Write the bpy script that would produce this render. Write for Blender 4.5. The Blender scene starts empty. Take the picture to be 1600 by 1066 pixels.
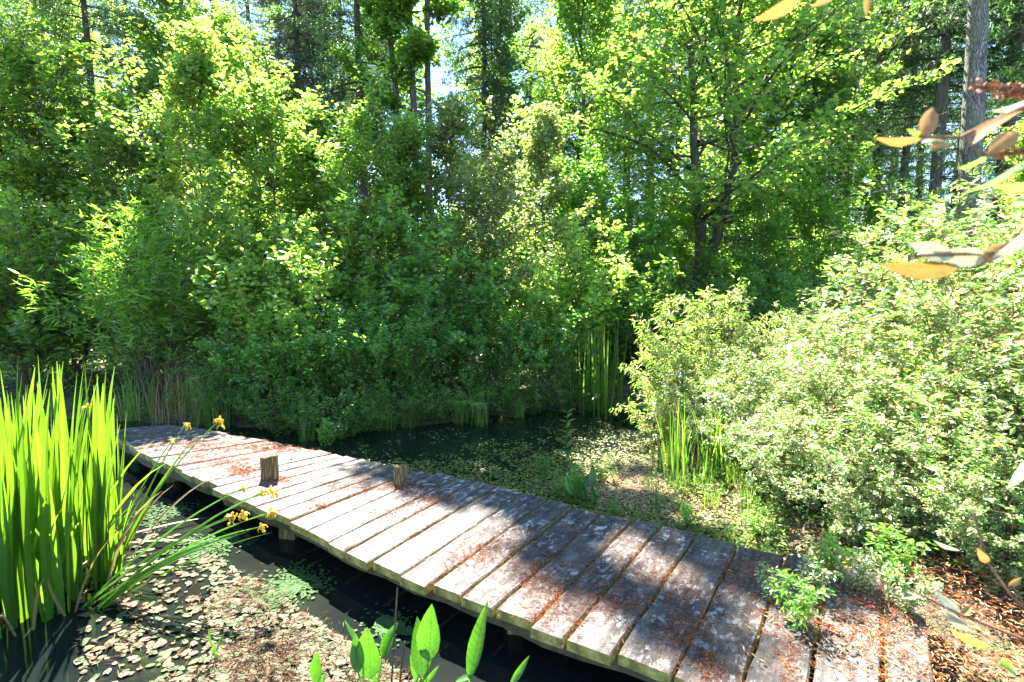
import bpy, math, random
import numpy as np
from mathutils import Vector, Matrix, Euler

# ------------------------------------------------------------ camera, sky, sun, exposure
S = bpy.context.scene
COL = S.collection
FPX, HZ, CAMZ = 850.0, 440.0, 1.70            # focal length in photo pixels, horizon row, eye height above the water
PITCH = math.atan((533 - HZ) / FPX)
cam_d = bpy.data.cameras.new('camera'); cam = bpy.data.objects.new('camera', cam_d); COL.objects.link(cam)
cam.location = (0, 0, CAMZ); cam.rotation_euler = (math.pi / 2 - PITCH, 0, 0)
cam_d.sensor_width = 36; cam_d.lens = FPX / 1600 * 36; cam_d.clip_start = 0.05; cam_d.clip_end = 2000
cam_d.dof.use_dof = True; cam_d.dof.focus_distance = 5.0; cam_d.dof.aperture_fstop = 5.6
S.camera = cam

SUN_EL = math.radians(54.0)
SUN_H = Vector((-0.30, 0.954, 0)).normalized()   # horizontal direction towards the sun
sd = SUN_H * math.cos(SUN_EL) + Vector((0, 0, math.sin(SUN_EL)))
W = bpy.data.worlds.new('World'); S.world = W; W.use_nodes = True
wn = W.node_tree; bg = wn.nodes['Background']
sky = wn.nodes.new('ShaderNodeTexSky'); sky.sky_type = 'NISHITA'; sky.sun_disc = False
sky.sun_elevation = SUN_EL; sky.sun_rotation = math.atan2(SUN_H.x, SUN_H.y)
sky.air_density = 0.8; sky.dust_density = 0.0; sky.ozone_density = 3.0
wn.links.new(sky.outputs[0], bg.inputs[0]); bg.inputs[1].default_value = 0.09
sl = bpy.data.lights.new('sun', 'SUN'); sl.energy = 5.0; sl.angle = math.radians(0.5); sl.color = (1.0, 0.95, 0.86)
so = bpy.data.objects.new('sun', sl); COL.objects.link(so); so.location = (0, 0, 30)
so.rotation_euler = (-sd).to_track_quat('-Z', 'Y').to_euler()
S.view_settings.view_transform = 'Standard'; S.view_settings.look = 'None'
S.view_settings.gamma = 1.0; S.view_settings.use_curve_mapping = False
S.view_settings.exposure = 3.2
S.cycles.max_bounces = 12; S.cycles.diffuse_bounces = 7; S.cycles.glossy_bounces = 2
S.cycles.transmission_bounces = 9; S.cycles.transparent_max_bounces = 4
S.cycles.use_denoising = True

rng = np.random.default_rng(7)
random.seed(7)

def un(px, py, z=0.0):
    """ground point of height z seen at pixel (px, py) of the 1600x1066 photograph"""
    a = (px - 800) / FPX; b = -(py - 533) / FPX
    d = Vector((a, math.cos(PITCH) + b * math.sin(PITCH), -math.sin(PITCH) + b * math.cos(PITCH)))
    t = (z - CAMZ) / d.z
    return Vector((d.x * t, d.y * t, z))

def un_v(px, py, z=0.0):
    px = np.asarray(px, float); py = np.asarray(py, float)
    a = (px - 800) / FPX; b = -(py - 533) / FPX
    dy = math.cos(PITCH) + b * math.sin(PITCH); dz = -math.sin(PITCH) + b * math.cos(PITCH)
    t = (z - CAMZ) / dz
    return a * t, dy * t

def pt(px, py, Y):
    """point at distance Y in front of the camera, seen at pixel (px, py)"""
    a = (px - 800) / FPX; b = -(py - 533) / FPX
    d = Vector((a, math.cos(PITCH) + b * math.sin(PITCH), -math.sin(PITCH) + b * math.cos(PITCH)))
    t = Y / d.y
    return Vector((d.x * t, Y, CAMZ + d.z * t))

# ------------------------------------------------------------ materials
def new_mat(name):
    m = bpy.data.materials.new(name); m.use_nodes = True
    nt = m.node_tree
    for n in list(nt.nodes):
        nt.nodes.remove(n)
    return m, nt, nt.nodes.new('ShaderNodeOutputMaterial')

def ramp(nt, stops, fac=None, interp='LINEAR'):
    r = nt.nodes.new('ShaderNodeValToRGB'); cr = r.color_ramp; cr.interpolation = interp
    while len(cr.elements) < len(stops): cr.elements.new(0.5)
    for e, (p, c) in zip(cr.elements, stops):
        e.position = p; e.color = (c[0], c[1], c[2], 1)
    if fac is not None: nt.links.new(fac, r.inputs[0])
    return r

def noise(nt, scale, detail=4, vec=None, rough=0.5):
    n = nt.nodes.new('ShaderNodeTexNoise'); n.inputs['Scale'].default_value = scale
    n.inputs['Detail'].default_value = detail; n.inputs['Roughness'].default_value = rough
    if vec is not None: nt.links.new(vec, n.inputs['Vector'])
    return n

def mixc(nt, a, b, fac, mode='MIX'):
    m = nt.nodes.new('ShaderNodeMix'); m.data_type = 'RGBA'; m.blend_type = mode
    for sock, v in ((m.inputs[0], fac), (m.inputs[6], a), (m.inputs[7], b)):
        if hasattr(v, 'is_linked'): nt.links.new(v, sock)
        elif isinstance(v, (int, float)): sock.default_value = v
        else: sock.default_value = (v[0], v[1], v[2], 1)
    return m.outputs[2]

def leaf_mat(name, stops, tstops, trans=0.45, rough=0.42, spec=0.5):
    """leaf: glossy diffuse top mixed with light let through; colour differs from leaf to leaf"""
    m, nt, out = new_mat(name)
    g = nt.nodes.new('ShaderNodeNewGeometry')
    oi = nt.nodes.new('ShaderNodeObjectInfo')
    c1 = ramp(nt, stops, g.outputs['Random Per Island'])
    c2 = ramp(nt, tstops, g.outputs['Random Per Island'])
    hs = nt.nodes.new('ShaderNodeMapRange'); hs.inputs[3].default_value = 0.8; hs.inputs[4].default_value = 1.2
    nt.links.new(oi.outputs['Random'], hs.inputs[0])
    outs = []
    for c in (c1, c2):
        h = nt.nodes.new('ShaderNodeHueSaturation'); nt.links.new(c.outputs[0], h.inputs['Color'])
        nt.links.new(hs.outputs[0], h.inputs['Value']); outs.append(h.outputs[0])
    p = nt.nodes.new('ShaderNodeBsdfPrincipled'); nt.links.new(outs[0], p.inputs['Base Color'])
    p.inputs['Roughness'].default_value = rough; p.inputs['Specular IOR Level'].default_value = spec
    t = nt.nodes.new('ShaderNodeBsdfTranslucent'); nt.links.new(outs[1], t.inputs['Color'])
    mx = nt.nodes.new('ShaderNodeMixShader'); mx.inputs[0].default_value = trans
    nt.links.new(p.outputs[0], mx.inputs[1]); nt.links.new(t.outputs[0], mx.inputs[2])
    nt.links.new(mx.outputs[0], out.inputs[0])
    return m

def g3(a, b, c): return [(0.0, a), (0.5, b), (1.0, c)]

M = {}
M['alder'] = leaf_mat('alder_leaf', [(0, (0.0399, 0.103, 0.0196)), (.6, (0.0798, 0.171, 0.0281)), (.93, (0.125, 0.217, 0.0421)), (1, (0.319, 0.285, 0.113))],
                      [(0, (0.161, 0.355, 0.0532)), (.6, (0.314, 0.543, 0.0576)), (.93, (0.489, 0.627, 0.084)), (1, (0.709, 0.47, 0.128))], .57, .32, .7)
M['maple'] = leaf_mat('dark_broad_leaf', g3((0.0415, 0.1, 0.0187), (0.0621, 0.146, 0.025), (0.104, 0.2, 0.0312)),
                      g3((0.156, 0.383, 0.0352), (0.266, 0.554, 0.039), (0.486, 0.637, 0.054)), .56, .3, .8)
M['hazel'] = leaf_mat('hazel_leaf', [(0, (0.0655, 0.15, 0.027)), (.55, (0.114, 0.24, 0.0372)), (.95, (0.196, 0.315, 0.0507)), (1, (0.426, 0.331, 0.118))],
                      [(0, (0.265, 0.526, 0.084)), (.55, (0.502, 0.75, 0.09)), (.95, (0.704, 0.75, 0.12)), (1, (0.75, 0.664, 0.204))], .58, .3, .8)
M['willow'] = leaf_mat('willow_leaf', g3((0.0592, 0.164, 0.0325), (0.101, 0.239, 0.039), (0.186, 0.329, 0.052)),
                       g3((0.193, 0.506, 0.0345), (0.359, 0.708, 0.046), (0.62, 0.75, 0.092)), .56, .3, .8)
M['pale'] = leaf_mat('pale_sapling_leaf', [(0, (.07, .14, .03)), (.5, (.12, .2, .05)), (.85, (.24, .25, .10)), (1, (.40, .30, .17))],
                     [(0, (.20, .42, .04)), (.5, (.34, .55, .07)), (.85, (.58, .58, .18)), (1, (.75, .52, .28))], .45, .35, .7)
M['bush'] = leaf_mat('glossy_bush_leaf', [(0, (0.0575, 0.149, 0.0345)), (.35, (0.115, 0.218, 0.0517)), (.65, (0.276, 0.333, 0.138)), (.85, (0.552, 0.483, 0.322)), (1, (0.575, 0.322, 0.138))],
                     [(0, (0.144, 0.408, 0.036)), (.45, (0.264, 0.552, 0.06)), (.78, (0.504, 0.624, 0.144)), (.9, (0.72, 0.552, 0.24)), (1, (0.72, 0.456, 0.12))], .33, .30, .9)  # palest stops put sun glare into the colour of some leaves
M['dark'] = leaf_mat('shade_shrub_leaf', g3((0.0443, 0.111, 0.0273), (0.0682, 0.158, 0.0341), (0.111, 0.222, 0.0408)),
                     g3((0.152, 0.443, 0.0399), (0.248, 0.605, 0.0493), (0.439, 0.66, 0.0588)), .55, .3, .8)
M['fir'] = leaf_mat('fir_needles', g3((0.0281, 0.0702, 0.026), (0.0468, 0.109, 0.0364), (0.0858, 0.156, 0.0455)),
                    g3((0.0546, 0.146, 0.028), (0.109, 0.255, 0.042), (0.218, 0.4, 0.056)), .25, .5)
M['hemlock'] = leaf_mat('hemlock_needles', g3((0.0468, 0.117, 0.0325), (0.078, 0.172, 0.039), (0.133, 0.234, 0.0585)),
                        g3((0.109, 0.291, 0.042), (0.182, 0.455, 0.056), (0.364, 0.619, 0.098)), .3, .5)
M['lichen_fir'] = leaf_mat('lichened_fir_twigs', g3((.03, .05, .035), (.07, .085, .05), (.14, .14, .09)),
                           g3((.04, .08, .03), (.08, .13, .05), (.15, .18, .09)), .25, .6)
M['iris'] = leaf_mat('iris_blade', g3((0.023, 0.092, 0.012), (0.0345, 0.115, 0.015), (0.0575, 0.138, 0.02)),
                     [(0, (0.078, 0.264, 0.006)), (.5, (0.169, 0.384, 0.01)), (.85, (0.338, 0.504, 0.03)), (1, (0.585, 0.504, 0.12))], .45, .35)
M['grass'] = leaf_mat('grass_blade', g3((.05, .13, .02), (.10, .19, .03), (.25, .24, .08)),
                      g3((.14, .42, .02), (.28, .55, .04), (.55, .55, .12)), .42, .4)
M['straw'] = leaf_mat('dry_grass', g3((.14, .10, .04), (.22, .17, .07), (.12, .15, .04)),
                      g3((.2, .14, .05), (.3, .2, .08), (.2, .25, .05)), .3, .6)
M['plantain'] = leaf_mat('arrowhead_leaf', g3((0.0385, 0.132, 0.02), (0.0495, 0.165, 0.025), (0.066, 0.187, 0.03)),
                         g3((0.052, 0.225, 0.01), (0.078, 0.275, 0.012), (0.156, 0.312, 0.015)), .48, .3)
M['tan_leaf'] = leaf_mat('tan_leaf_underside', g3((.26, .13, .035), (.34, .18, .06), (.28, .18, .06)),
                         g3((.3, .15, .03), (.36, .2, .05), (.3, .22, .05)), .35, .5)
M['glare_leaf'] = leaf_mat('glare_white_leaf', g3((0.315, 0.345, 0.27), (0.413, 0.435, 0.375), (0.45, 0.45, 0.375)),
                          g3((0.234, 0.312, 0.156), (0.312, 0.351, 0.195), (0.39, 0.351, 0.234)), .3, .3, .8)  # near-white colour stands in for glare on sunlit leaves
M['green_leaf'] = leaf_mat('fresh_green_leaf', g3((.07, .2, .03), (.1, .25, .04), (.2, .3, .05)),
                           g3((.2, .5, .03), (.3, .6, .05), (.5, .6, .1)), .45, .35)
M['petal'] = leaf_mat('yellow_petal', g3((.45, .28, .015), (.5, .34, .02), (.4, .2, .02)),
                      g3((.5, .34, .015), (.5, .36, .03), (.45, .24, .02)), .45, .5)
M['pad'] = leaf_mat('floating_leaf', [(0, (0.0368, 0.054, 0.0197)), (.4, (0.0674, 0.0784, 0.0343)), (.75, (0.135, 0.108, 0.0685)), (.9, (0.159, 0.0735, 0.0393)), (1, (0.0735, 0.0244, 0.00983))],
                    [(0, (0.035, 0.14, 0.014)), (1, (0.07, 0.14, 0.028))], .08, .65, .15)  # paler copy of the floating leaf, sunlight put into its colour
M['pad_shaded'] = leaf_mat('shaded_floating_leaf', g3((.016, .045, .012), (.026, .065, .016), (.05, .09, .022)),
                         g3((.02, .1, .02), (.03, .15, .03), (.05, .2, .03)), .1, .7, .12)  # darker copy for the boardwalk shadow, shade put into its colour
M['moss'] = leaf_mat('pond_moss', [(0, (.05, .09, .012)), (.5, (.14, .18, .02)), (.85, (.26, .27, .04)), (1, (.36, .30, .10))],
                     g3((0.132, 0.211, 0.022), (0.264, 0.33, 0.033), (0.396, 0.396, 0.055)), .25, .6)
M['debris'] = leaf_mat('pale_dry_flakes', [(0, (0.24, 0.158, 0.065)), (.5, (0.36, 0.259, 0.12)), (.8, (0.48, 0.36, 0.18)), (1, (0.24, 0.0792, 0.02))],
                       g3((0.2, 0.12, 0.06), (0.3, 0.2, 0.1), (0.3, 0.2, 0.1)), .15, .6)
M['needle'] = leaf_mat('rust_needles', [(0, (.18, .05, .014)), (.45, (.42, .13, .03)), (.85, (.55, .22, .06)), (1, (.5, .3, .15))],
                       g3((.2, .06, .01), (.35, .1, .02), (.4, .15, .05)), .2, .6)
M['brown'] = leaf_mat('brown_pond_debris', g3((.07, .04, .018), (.16, .095, .045), (.28, .19, .10)),
                      g3((0.048, 0.024, 0.016), (0.08, 0.04, 0.024), (0.16, 0.08, 0.048)), .15, .6)
M['red'] = leaf_mat('red_leaflet', g3((.4, .02, .01), (.5, .04, .015), (.42, .08, .02)),
                    g3((.6, .04, .01), (.7, .06, .02), (.6, .1, .02)), .4, .5)
M['seed'] = leaf_mat('rusty_seed_head', g3((.16, .05, .02), (.26, .09, .03), (.35, .14, .06)),
                     g3((.2, .06, .02), (.2, .06, .02), (.2, .06, .02)), .1, .7)

M['herb'] = M['green_leaf'].copy(); M['herb'].name = 'herb_leaf'
def add_veins(m):
    nt = m.node_tree; tc = nt.nodes.new('ShaderNodeTexCoord'); sp = nt.nodes.new('ShaderNodeSeparateXYZ'); nt.links.new(tc.outputs['Object'], sp.inputs[0])
    ab = nt.nodes.new('ShaderNodeMath'); ab.operation = 'ABSOLUTE'; nt.links.new(sp.outputs['Y'], ab.inputs[0])
    ma = nt.nodes.new('ShaderNodeMath'); ma.operation = 'MULTIPLY_ADD'; nt.links.new(ab.outputs[0], ma.inputs[0]); ma.inputs[1].default_value = -1.3; nt.links.new(sp.outputs['Z'], ma.inputs[2])
    fr = nt.nodes.new('ShaderNodeMath'); fr.operation = 'PINGPONG'; fr.inputs[1].default_value = .045; nt.links.new(ma.outputs[0], fr.inputs[0])
    n = noise(nt, 7, 5, tc.outputs['Object'], .7)
    r = ramp(nt, [(.0, (.55, .62, .5)), (.012, (1, 1, 1))], fr.outputs[0])
    mid = ramp(nt, [(.0, (.5, .6, .45)), (.012, (1, 1, 1))], ab.outputs[0])
    nr = ramp(nt, [(.3, (.62, .6, .5)), (.5, (1, 1, 1)), (.72, (1.0, .9, .7))], n.outputs[0])
    f = mixc(nt, mixc(nt, r.outputs[0], mid.outputs[0], 1.0, 'MULTIPLY'), nr.outputs[0], 1.0, 'MULTIPLY')
    for nd_ in list(nt.nodes):
        if nd_.type == 'HUE_SAT':
            o = nd_.outputs[0]; tg = [l.to_socket for l in o.links]; mm = mixc(nt, o, f, 1.0, 'MULTIPLY')
            for t in tg: nt.links.new(mm, t)
for k_ in ('tan_leaf', 'glare_leaf', 'green_leaf', 'plantain'): add_veins(M[k_])

def bark_mat(name, c0, c1, c2, sc=9.0, bump=0.6):
    m, nt, out = new_mat(name)
    tc = nt.nodes.new('ShaderNodeTexCoord'); mp = nt.nodes.new('ShaderNodeMapping')
    mp.inputs['Scale'].default_value = (1, 1, .22); nt.links.new(tc.outputs['Object'], mp.inputs[0])
    n = noise(nt, sc, 6, mp.outputs[0], .65)
    v = nt.nodes.new('ShaderNodeTexVoronoi'); v.feature = 'DISTANCE_TO_EDGE'; v.inputs['Scale'].default_value = sc * 2.2
    w = noise(nt, sc * .8, 2, mp.outputs[0])
    ad = nt.nodes.new('ShaderNodeVectorMath'); ad.operation = 'MULTIPLY_ADD'
    nt.links.new(w.outputs['Color'], ad.inputs[0]); ad.inputs[1].default_value = (.12, .12, .12); nt.links.new(mp.outputs[0], ad.inputs[2])
    nt.links.new(ad.outputs[0], v.inputs['Vector'])
    r = ramp(nt, [(.32, c0), (.5, c1), (.68, c2)], n.outputs[0])
    vr = ramp(nt, [(0, (.18, .18, .18)), (.2, (1, 1, 1))], v.outputs['Distance'])
    col = mixc(nt, r.outputs[0], vr.outputs[0], 0.8, 'MULTIPLY')
    big = noise(nt, 1.3, 3, tc.outputs['Object'])
    br = ramp(nt, [(.42, (0, 0, 0)), (.62, (1, 1, 1))], big.outputs[0])
    col = mixc(nt, col, (c1[0] * .85, c1[1] * .92, c1[2] * .7), br.outputs[0])
    p = nt.nodes.new('ShaderNodeBsdfPrincipled'); p.inputs['Roughness'].default_value = .85
    nt.links.new(col, p.inputs['Base Color'])
    bp = nt.nodes.new('ShaderNodeBump'); bp.inputs['Strength'].default_value = bump; bp.inputs['Distance'].default_value = .03
    nt.links.new(vr.outputs[0], bp.inputs['Height']); nt.links.new(bp.outputs[0], p.inputs['Normal'])
    nt.links.new(p.outputs[0], out.inputs[0])
    return m
M['bark_grey'] = bark_mat('grey_furrowed_bark', (.08, .075, .07), (.20, .19, .18), (.36, .35, .34), 15, 1.0)
M['bark_dark'] = bark_mat('dark_fir_bark', (.035, .03, .026), (.075, .06, .05), (.14, .12, .10))
M['bark_alder'] = bark_mat('mossy_alder_bark', (.03, .028, .018), (.07, .062, .04), (.16, .15, .11), 7)
M['stem'] = bark_mat('shrub_stem_bark', (.05, .035, .02), (.10, .07, .04), (.18, .13, .08), 30, .2)
M['stem_red'] = bark_mat('reddish_twig_bark', (.12, .05, .025), (.2, .09, .045), (.28, .15, .09), 30, .2)
M['post'] = bark_mat('golden_post_wood', (.09, .055, .02), (.24, .155, .06), (.36, .25, .11), 14, .8)

def wood_mat():
    m, nt, out = new_mat('weathered_deck_wood')
    uv = nt.nodes.new('ShaderNodeUVMap'); uv.uv_map = 'UVMap'
    oi = nt.nodes.new('ShaderNodeObjectInfo')
    off = nt.nodes.new('ShaderNodeCombineXYZ')
    mul = nt.nodes.new('ShaderNodeMath'); mul.operation = 'MULTIPLY'; mul.inputs[1].default_value = 37.0
    nt.links.new(oi.outputs['Random'], mul.inputs[0]); nt.links.new(mul.outputs[0], off.inputs[2])
    ad = nt.nodes.new('ShaderNodeVectorMath'); ad.operation = 'ADD'
    nt.links.new(uv.outputs[0], ad.inputs[0]); nt.links.new(off.outputs[0], ad.inputs[1])
    mp = nt.nodes.new('ShaderNodeMapping'); mp.inputs['Scale'].default_value = (2.2, 34, 1); nt.links.new(ad.outputs[0], mp.inputs[0])
    gr = noise(nt, 2.0, 8, mp.outputs[0], .7)                      # long grain
    mp2 = nt.nodes.new('ShaderNodeMapping'); mp2.inputs['Scale'].default_value = (9, 42, 1); nt.links.new(ad.outputs[0], mp2.inputs[0])
    fl = noise(nt, 1.6, 6, mp2.outputs[0], .75)                    # flakes of pale lichen
    bl = noise(nt, 3.2, 5, ad.outputs[0], .65)                     # broad wear
    base = ramp(nt, [(.30, (.016, .013, .012)), (.46, (.045, .038, .034)), (.58, (.085, .076, .068)), (.74, (.19, .17, .15))], gr.outputs[0])
    flr = ramp(nt, [(.53, (0, 0, 0)), (.60, (1, 1, 1))], fl.outputs[0])
    blr = ramp(nt, [(.40, (.08, .08, .08)), (.60, (1, 1, 1))], bl.outputs[0])
    f = mixc(nt, flr.outputs[0], blr.outputs[0], 1.0, 'MULTIPLY')
    col = mixc(nt, base.outputs[0], (.40, .38, .34), f)
    dk = noise(nt, 7.5, 6, ad.outputs[0], .8)
    dkr = ramp(nt, [(.50, (0, 0, 0)), (.60, (1, 1, 1))], dk.outputs[0])
    dkm = mixc(nt, dkr.outputs[0], (.75, .75, .75), 1.0, 'MULTIPLY')
    col = mixc(nt, col, (.022, .019, .018), dkm)
    hv = nt.nodes.new('ShaderNodeHueSaturation'); mr = nt.nodes.new('ShaderNodeMapRange')
    mr.inputs[3].default_value = .75; mr.inputs[4].default_value = 1.2
    nt.links.new(oi.outputs['Random'], mr.inputs[0]); nt.links.new(mr.outputs[0], hv.inputs['Value']); nt.links.new(col, hv.inputs['Color'])
    p = nt.nodes.new('ShaderNodeBsdfPrincipled'); nt.links.new(hv.outputs[0], p.inputs['Base Color']); p.inputs['Specular IOR Level'].default_value = .3
    rr = ramp(nt, [(.3, (.8, .8, .8)), (.7, (.58, .58, .58))], gr.outputs[0]); nt.links.new(rr.outputs[0], p.inputs['Roughness'])
    bp = nt.nodes.new('ShaderNodeBump'); bp.inputs['Strength'].default_value = .8; bp.inputs['Distance'].default_value = .006
    nt.links.new(gr.outputs[0], bp.inputs['Height']); nt.links.new(bp.outputs[0], p.inputs['Normal'])
    nt.links.new(p.outputs[0], out.inputs[0])
    return m
M['wood'] = wood_mat()

def simple_noise_mat(name, stops, scale, rough=.85, bump=.5, dist=.02, detail=6, coord='Object'):
    m, nt, out = new_mat(name)
    tc = nt.nodes.new('ShaderNodeTexCoord')
    n = noise(nt, scale, detail, tc.outputs[coord], .65)
    r = ramp(nt, stops, n.outputs[0])
    p = nt.nodes.new('ShaderNodeBsdfPrincipled'); p.inputs['Roughness'].default_value = rough
    nt.links.new(r.outputs[0], p.inputs['Base Color'])
    bp = nt.nodes.new('ShaderNodeBump'); bp.inputs['Strength'].default_value = bump; bp.inputs['Distance'].default_value = dist
    nt.links.new(n.outputs[0], bp.inputs['Height']); nt.links.new(bp.outputs[0], p.inputs['Normal'])
    nt.links.new(p.outputs[0], out.inputs[0])
    return m
M['endgrain'] = simple_noise_mat('mossy_plank_end', [(.3, (.07, .06, .012)), (.5, (.20, .17, .035)), (.7, (.36, .31, .09))], 22)
M['beam'] = simple_noise_mat('wet_beam', [(.35, (.03, .025, .012)), (.6, (.08, .07, .025))], 14)
M['soil'] = simple_noise_mat('leafy_soil', [(.3, (.02, .014, .008)), (.5, (.06, .042, .022)), (.62, (.05, .07, .02)), (.75, (.14, .10, .055))], 5.0, .95, .8, .05, 10)
M['hub'] = simple_noise_mat('dark_resin', [(.3, (.03, .02, .01)), (.7, (.08, .04, .02))], 50)

def water_mat():
    m, nt, out = new_mat('dark_pond_water')
    tc = nt.nodes.new('ShaderNodeTexCoord')
    n = noise(nt, 3.0, 3, tc.outputs['Object']); n2 = noise(nt, .9, 4, tc.outputs['Object'])
    r = ramp(nt, [(.35, (.004, .006, .007)), (.7, (.012, .014, .010))], n2.outputs[0])
    p = nt.nodes.new('ShaderNodeBsdfPrincipled'); nt.links.new(r.outputs[0], p.inputs['Base Color'])
    p.inputs['Roughness'].default_value = .06; p.inputs['IOR'].default_value = 1.33
    bp = nt.nodes.new('ShaderNodeBump'); bp.inputs['Strength'].default_value = .12; bp.inputs['Distance'].default_value = .02
    nt.links.new(n.outputs[0], bp.inputs['Height']); nt.links.new(bp.outputs[0], p.inputs['Normal'])
    nt.links.new(p.outputs[0], out.inputs[0])
    return m
M['water'] = water_mat()

# ------------------------------------------------------------ mesh helpers
def build_mesh(name, V, F, mats, midx=None, smooth=False, uv=None):
    V = np.asarray(V, dtype=np.float32); F = np.asarray(F, dtype=np.int32)
    k = F.shape[1]
    me = bpy.data.meshes.new(name)
    me.vertices.add(len(V)); me.vertices.foreach_set('co', V.ravel())
    me.loops.add(F.size); me.loops.foreach_set('vertex_index', F.ravel())
    me.polygons.add(len(F)); me.polygons.foreach_set('loop_start', np.arange(0, F.size, k, dtype=np.int32))
    me.polygons.foreach_set('loop_total', np.full(len(F), k, dtype=np.int32))
    if midx is not None: me.polygons.foreach_set('material_index', np.asarray(midx, dtype=np.int32))
    me.polygons.foreach_set('use_smooth', np.full(len(F), smooth, dtype=bool))
    for m in (mats if isinstance(mats, (list, tuple)) else [mats]): me.materials.append(m)
    if uv is not None:
        l = me.uv_layers.new(name='UVMap'); l.data.foreach_set('uv', np.asarray(uv, dtype=np.float32)[F.ravel()].ravel())
    me.update(calc_edges=True)
    return me

def link(name, me, parent=None, loc=None, rot=None, scale=None):
    o = bpy.data.objects.new(name, me); COL.objects.link(o)
    if parent is not None: o.parent = parent
    if loc is not None: o.location = loc
    if rot is not None: o.rotation_euler = rot
    if scale is not None: o.scale = scale if hasattr(scale, '__len__') else (scale,) * 3
    return o

def tag(o, label=None, cat=None, group=None, kind=None):
    if label: o['label'] = label
    if cat: o['category'] = cat
    if group: o['group'] = group
    if kind: o['kind'] = kind
    return o

def thing(name, label, cat, loc=(0, 0, 0), rz=0.0, group=None, scale=1.0):
    o = link(name, None, None, loc, (0, 0, rz), scale)
    o.empty_display_size = .1
    return tag(o, label, cat, group)

def nrm(a): return a / np.maximum(np.linalg.norm(a, axis=-1, keepdims=True), 1e-9)

def tubes(P, r0, r1, sides=4):
    """P (A,K,3) polylines; radii (A,) at both ends -> verts, quads"""
    P = np.asarray(P, float); A, K, _ = P.shape
    r0 = np.broadcast_to(np.asarray(r0, float), (A,)); r1 = np.broadcast_to(np.asarray(r1, float), (A,))
    T = nrm(np.gradient(P, axis=1))
    ref = np.where(np.abs(T[:, :1, 2:3]) > .9, np.array([[[1., 0, 0]]]), np.array([[[0, 0, 1.]]]))
    ref = np.broadcast_to(ref, T.shape)
    U = nrm(np.cross(T, ref)); Vv = np.cross(T, U)
    s = np.linspace(0, 1, K)[None, :]; R = r0[:, None] * (1 - s) + r1[:, None] * s
    a = np.arange(sides) * 2 * math.pi / sides
    X = P[:, :, None, :] + R[:, :, None, None] * (np.cos(a)[None, None, :, None] * U[:, :, None, :] + np.sin(a)[None, None, :, None] * Vv[:, :, None, :])
    idx = np.arange(A * K * sides).reshape(A, K, sides)
    q = np.stack([idx[:, :-1, :], np.roll(idx[:, :-1, :], -1, 2), np.roll(idx[:, 1:, :], -1, 2), idx[:, 1:, :]], -1).reshape(-1, 4)
    return X.reshape(-1, 3), q

def cat(parts):
    Vs, Fs, o = [], [], 0
    for V, F in parts:
        Vs.append(V); Fs.append(F + o); o += len(V)
    return np.concatenate(Vs), np.concatenate(Fs)

def sub(rng, P, n, s0, s1, ang, length, upb=0.0, K=4, plane=0.35, jitter=.35):
    """side shoots: n per polyline of P, between s0..s1, leaving at angle ang; length(s) fraction -> (A*n,K,3)"""
    A, KK, _ = P.shape
    s = (np.linspace(s0, s1, n)[None, :] + rng.normal(0, .5 * (s1 - s0) / n, (A, n))).clip(0, .999)
    f = s * (KK - 1); i = f.astype(int); w = (f - i)[..., None]
    ar = np.arange(A)[:, None]
    base = P[ar, i] * (1 - w) + P[ar, np.minimum(i + 1, KK - 1)] * w
    T = nrm(P[ar, np.minimum(i + 1, KK - 1)] - P[ar, i])
    up = np.zeros_like(T); up[..., 2] = 1
    side = nrm(np.cross(T, up) + rng.normal(0, .05, T.shape))
    sg = np.where(np.arange(n) % 2 == 0, 1, -1)[None, :, None] * 1.0
    v = np.cross(side, T)
    phi = rng.normal(0, plane, (A, n, 1))
    lat = sg * side * np.cos(phi) + v * np.sin(phi)
    an = ang + rng.normal(0, .15, (A, n, 1))
    D = nrm(T * np.cos(an) + lat * np.sin(an) + rng.normal(0, jitter * .3, T.shape))
    L = (length(s) * rng.uniform(.6, 1.25, (A, n)))[..., None]
    t = np.linspace(0, 1, K)
    Q = base[..., None, :] + D[..., None, :] * (L[..., None, :] * t[:, None])
    Q[..., 2] += upb * L * (t ** 2)
    Q += rng.normal(0, .04, Q.shape) * L[..., None, :] * t[:, None]
    return Q.reshape(A * n, K, 3)

def leaves_on(rng, P, n, L, s0=.1, spread=1.0, flat=.8, droop=.2, cluster=0.0):
    """leaf frames along polylines: position, axis, normal, size"""
    A, KK, _ = P.shape
    s = rng.uniform(s0, 1.0, (A, n)); s[:, -1] = .99
    f = s * (KK - 1) * .9999; i = f.astype(int); w = (f - i)[..., None]; ar = np.arange(A)[:, None]
    pos = P[ar, i] * (1 - w) + P[ar, i + 1] * w
    T = nrm(P[ar, i + 1] - P[ar, i])
    up = np.zeros_like(T); up[..., 2] = 1
    side = nrm(np.cross(T, up) + rng.normal(0, .05, T.shape)); sg = rng.choice([-1., 1.], (A, n, 1))
    ax = nrm(T * rng.uniform(.1, .9, (A, n, 1)) + sg * side * spread + rng.normal(0, .35, T.shape) - up * droop)
    nn = nrm(up * flat + rng.normal(0, .45, T.shape))
    size = L * rng.uniform(.6, 1.15, (A, n))
    pos = pos + rng.normal(0, cluster, pos.shape) if cluster else pos
    return pos.reshape(-1, 3), ax.reshape(-1, 3), nn.reshape(-1, 3), size.ravel()

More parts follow.
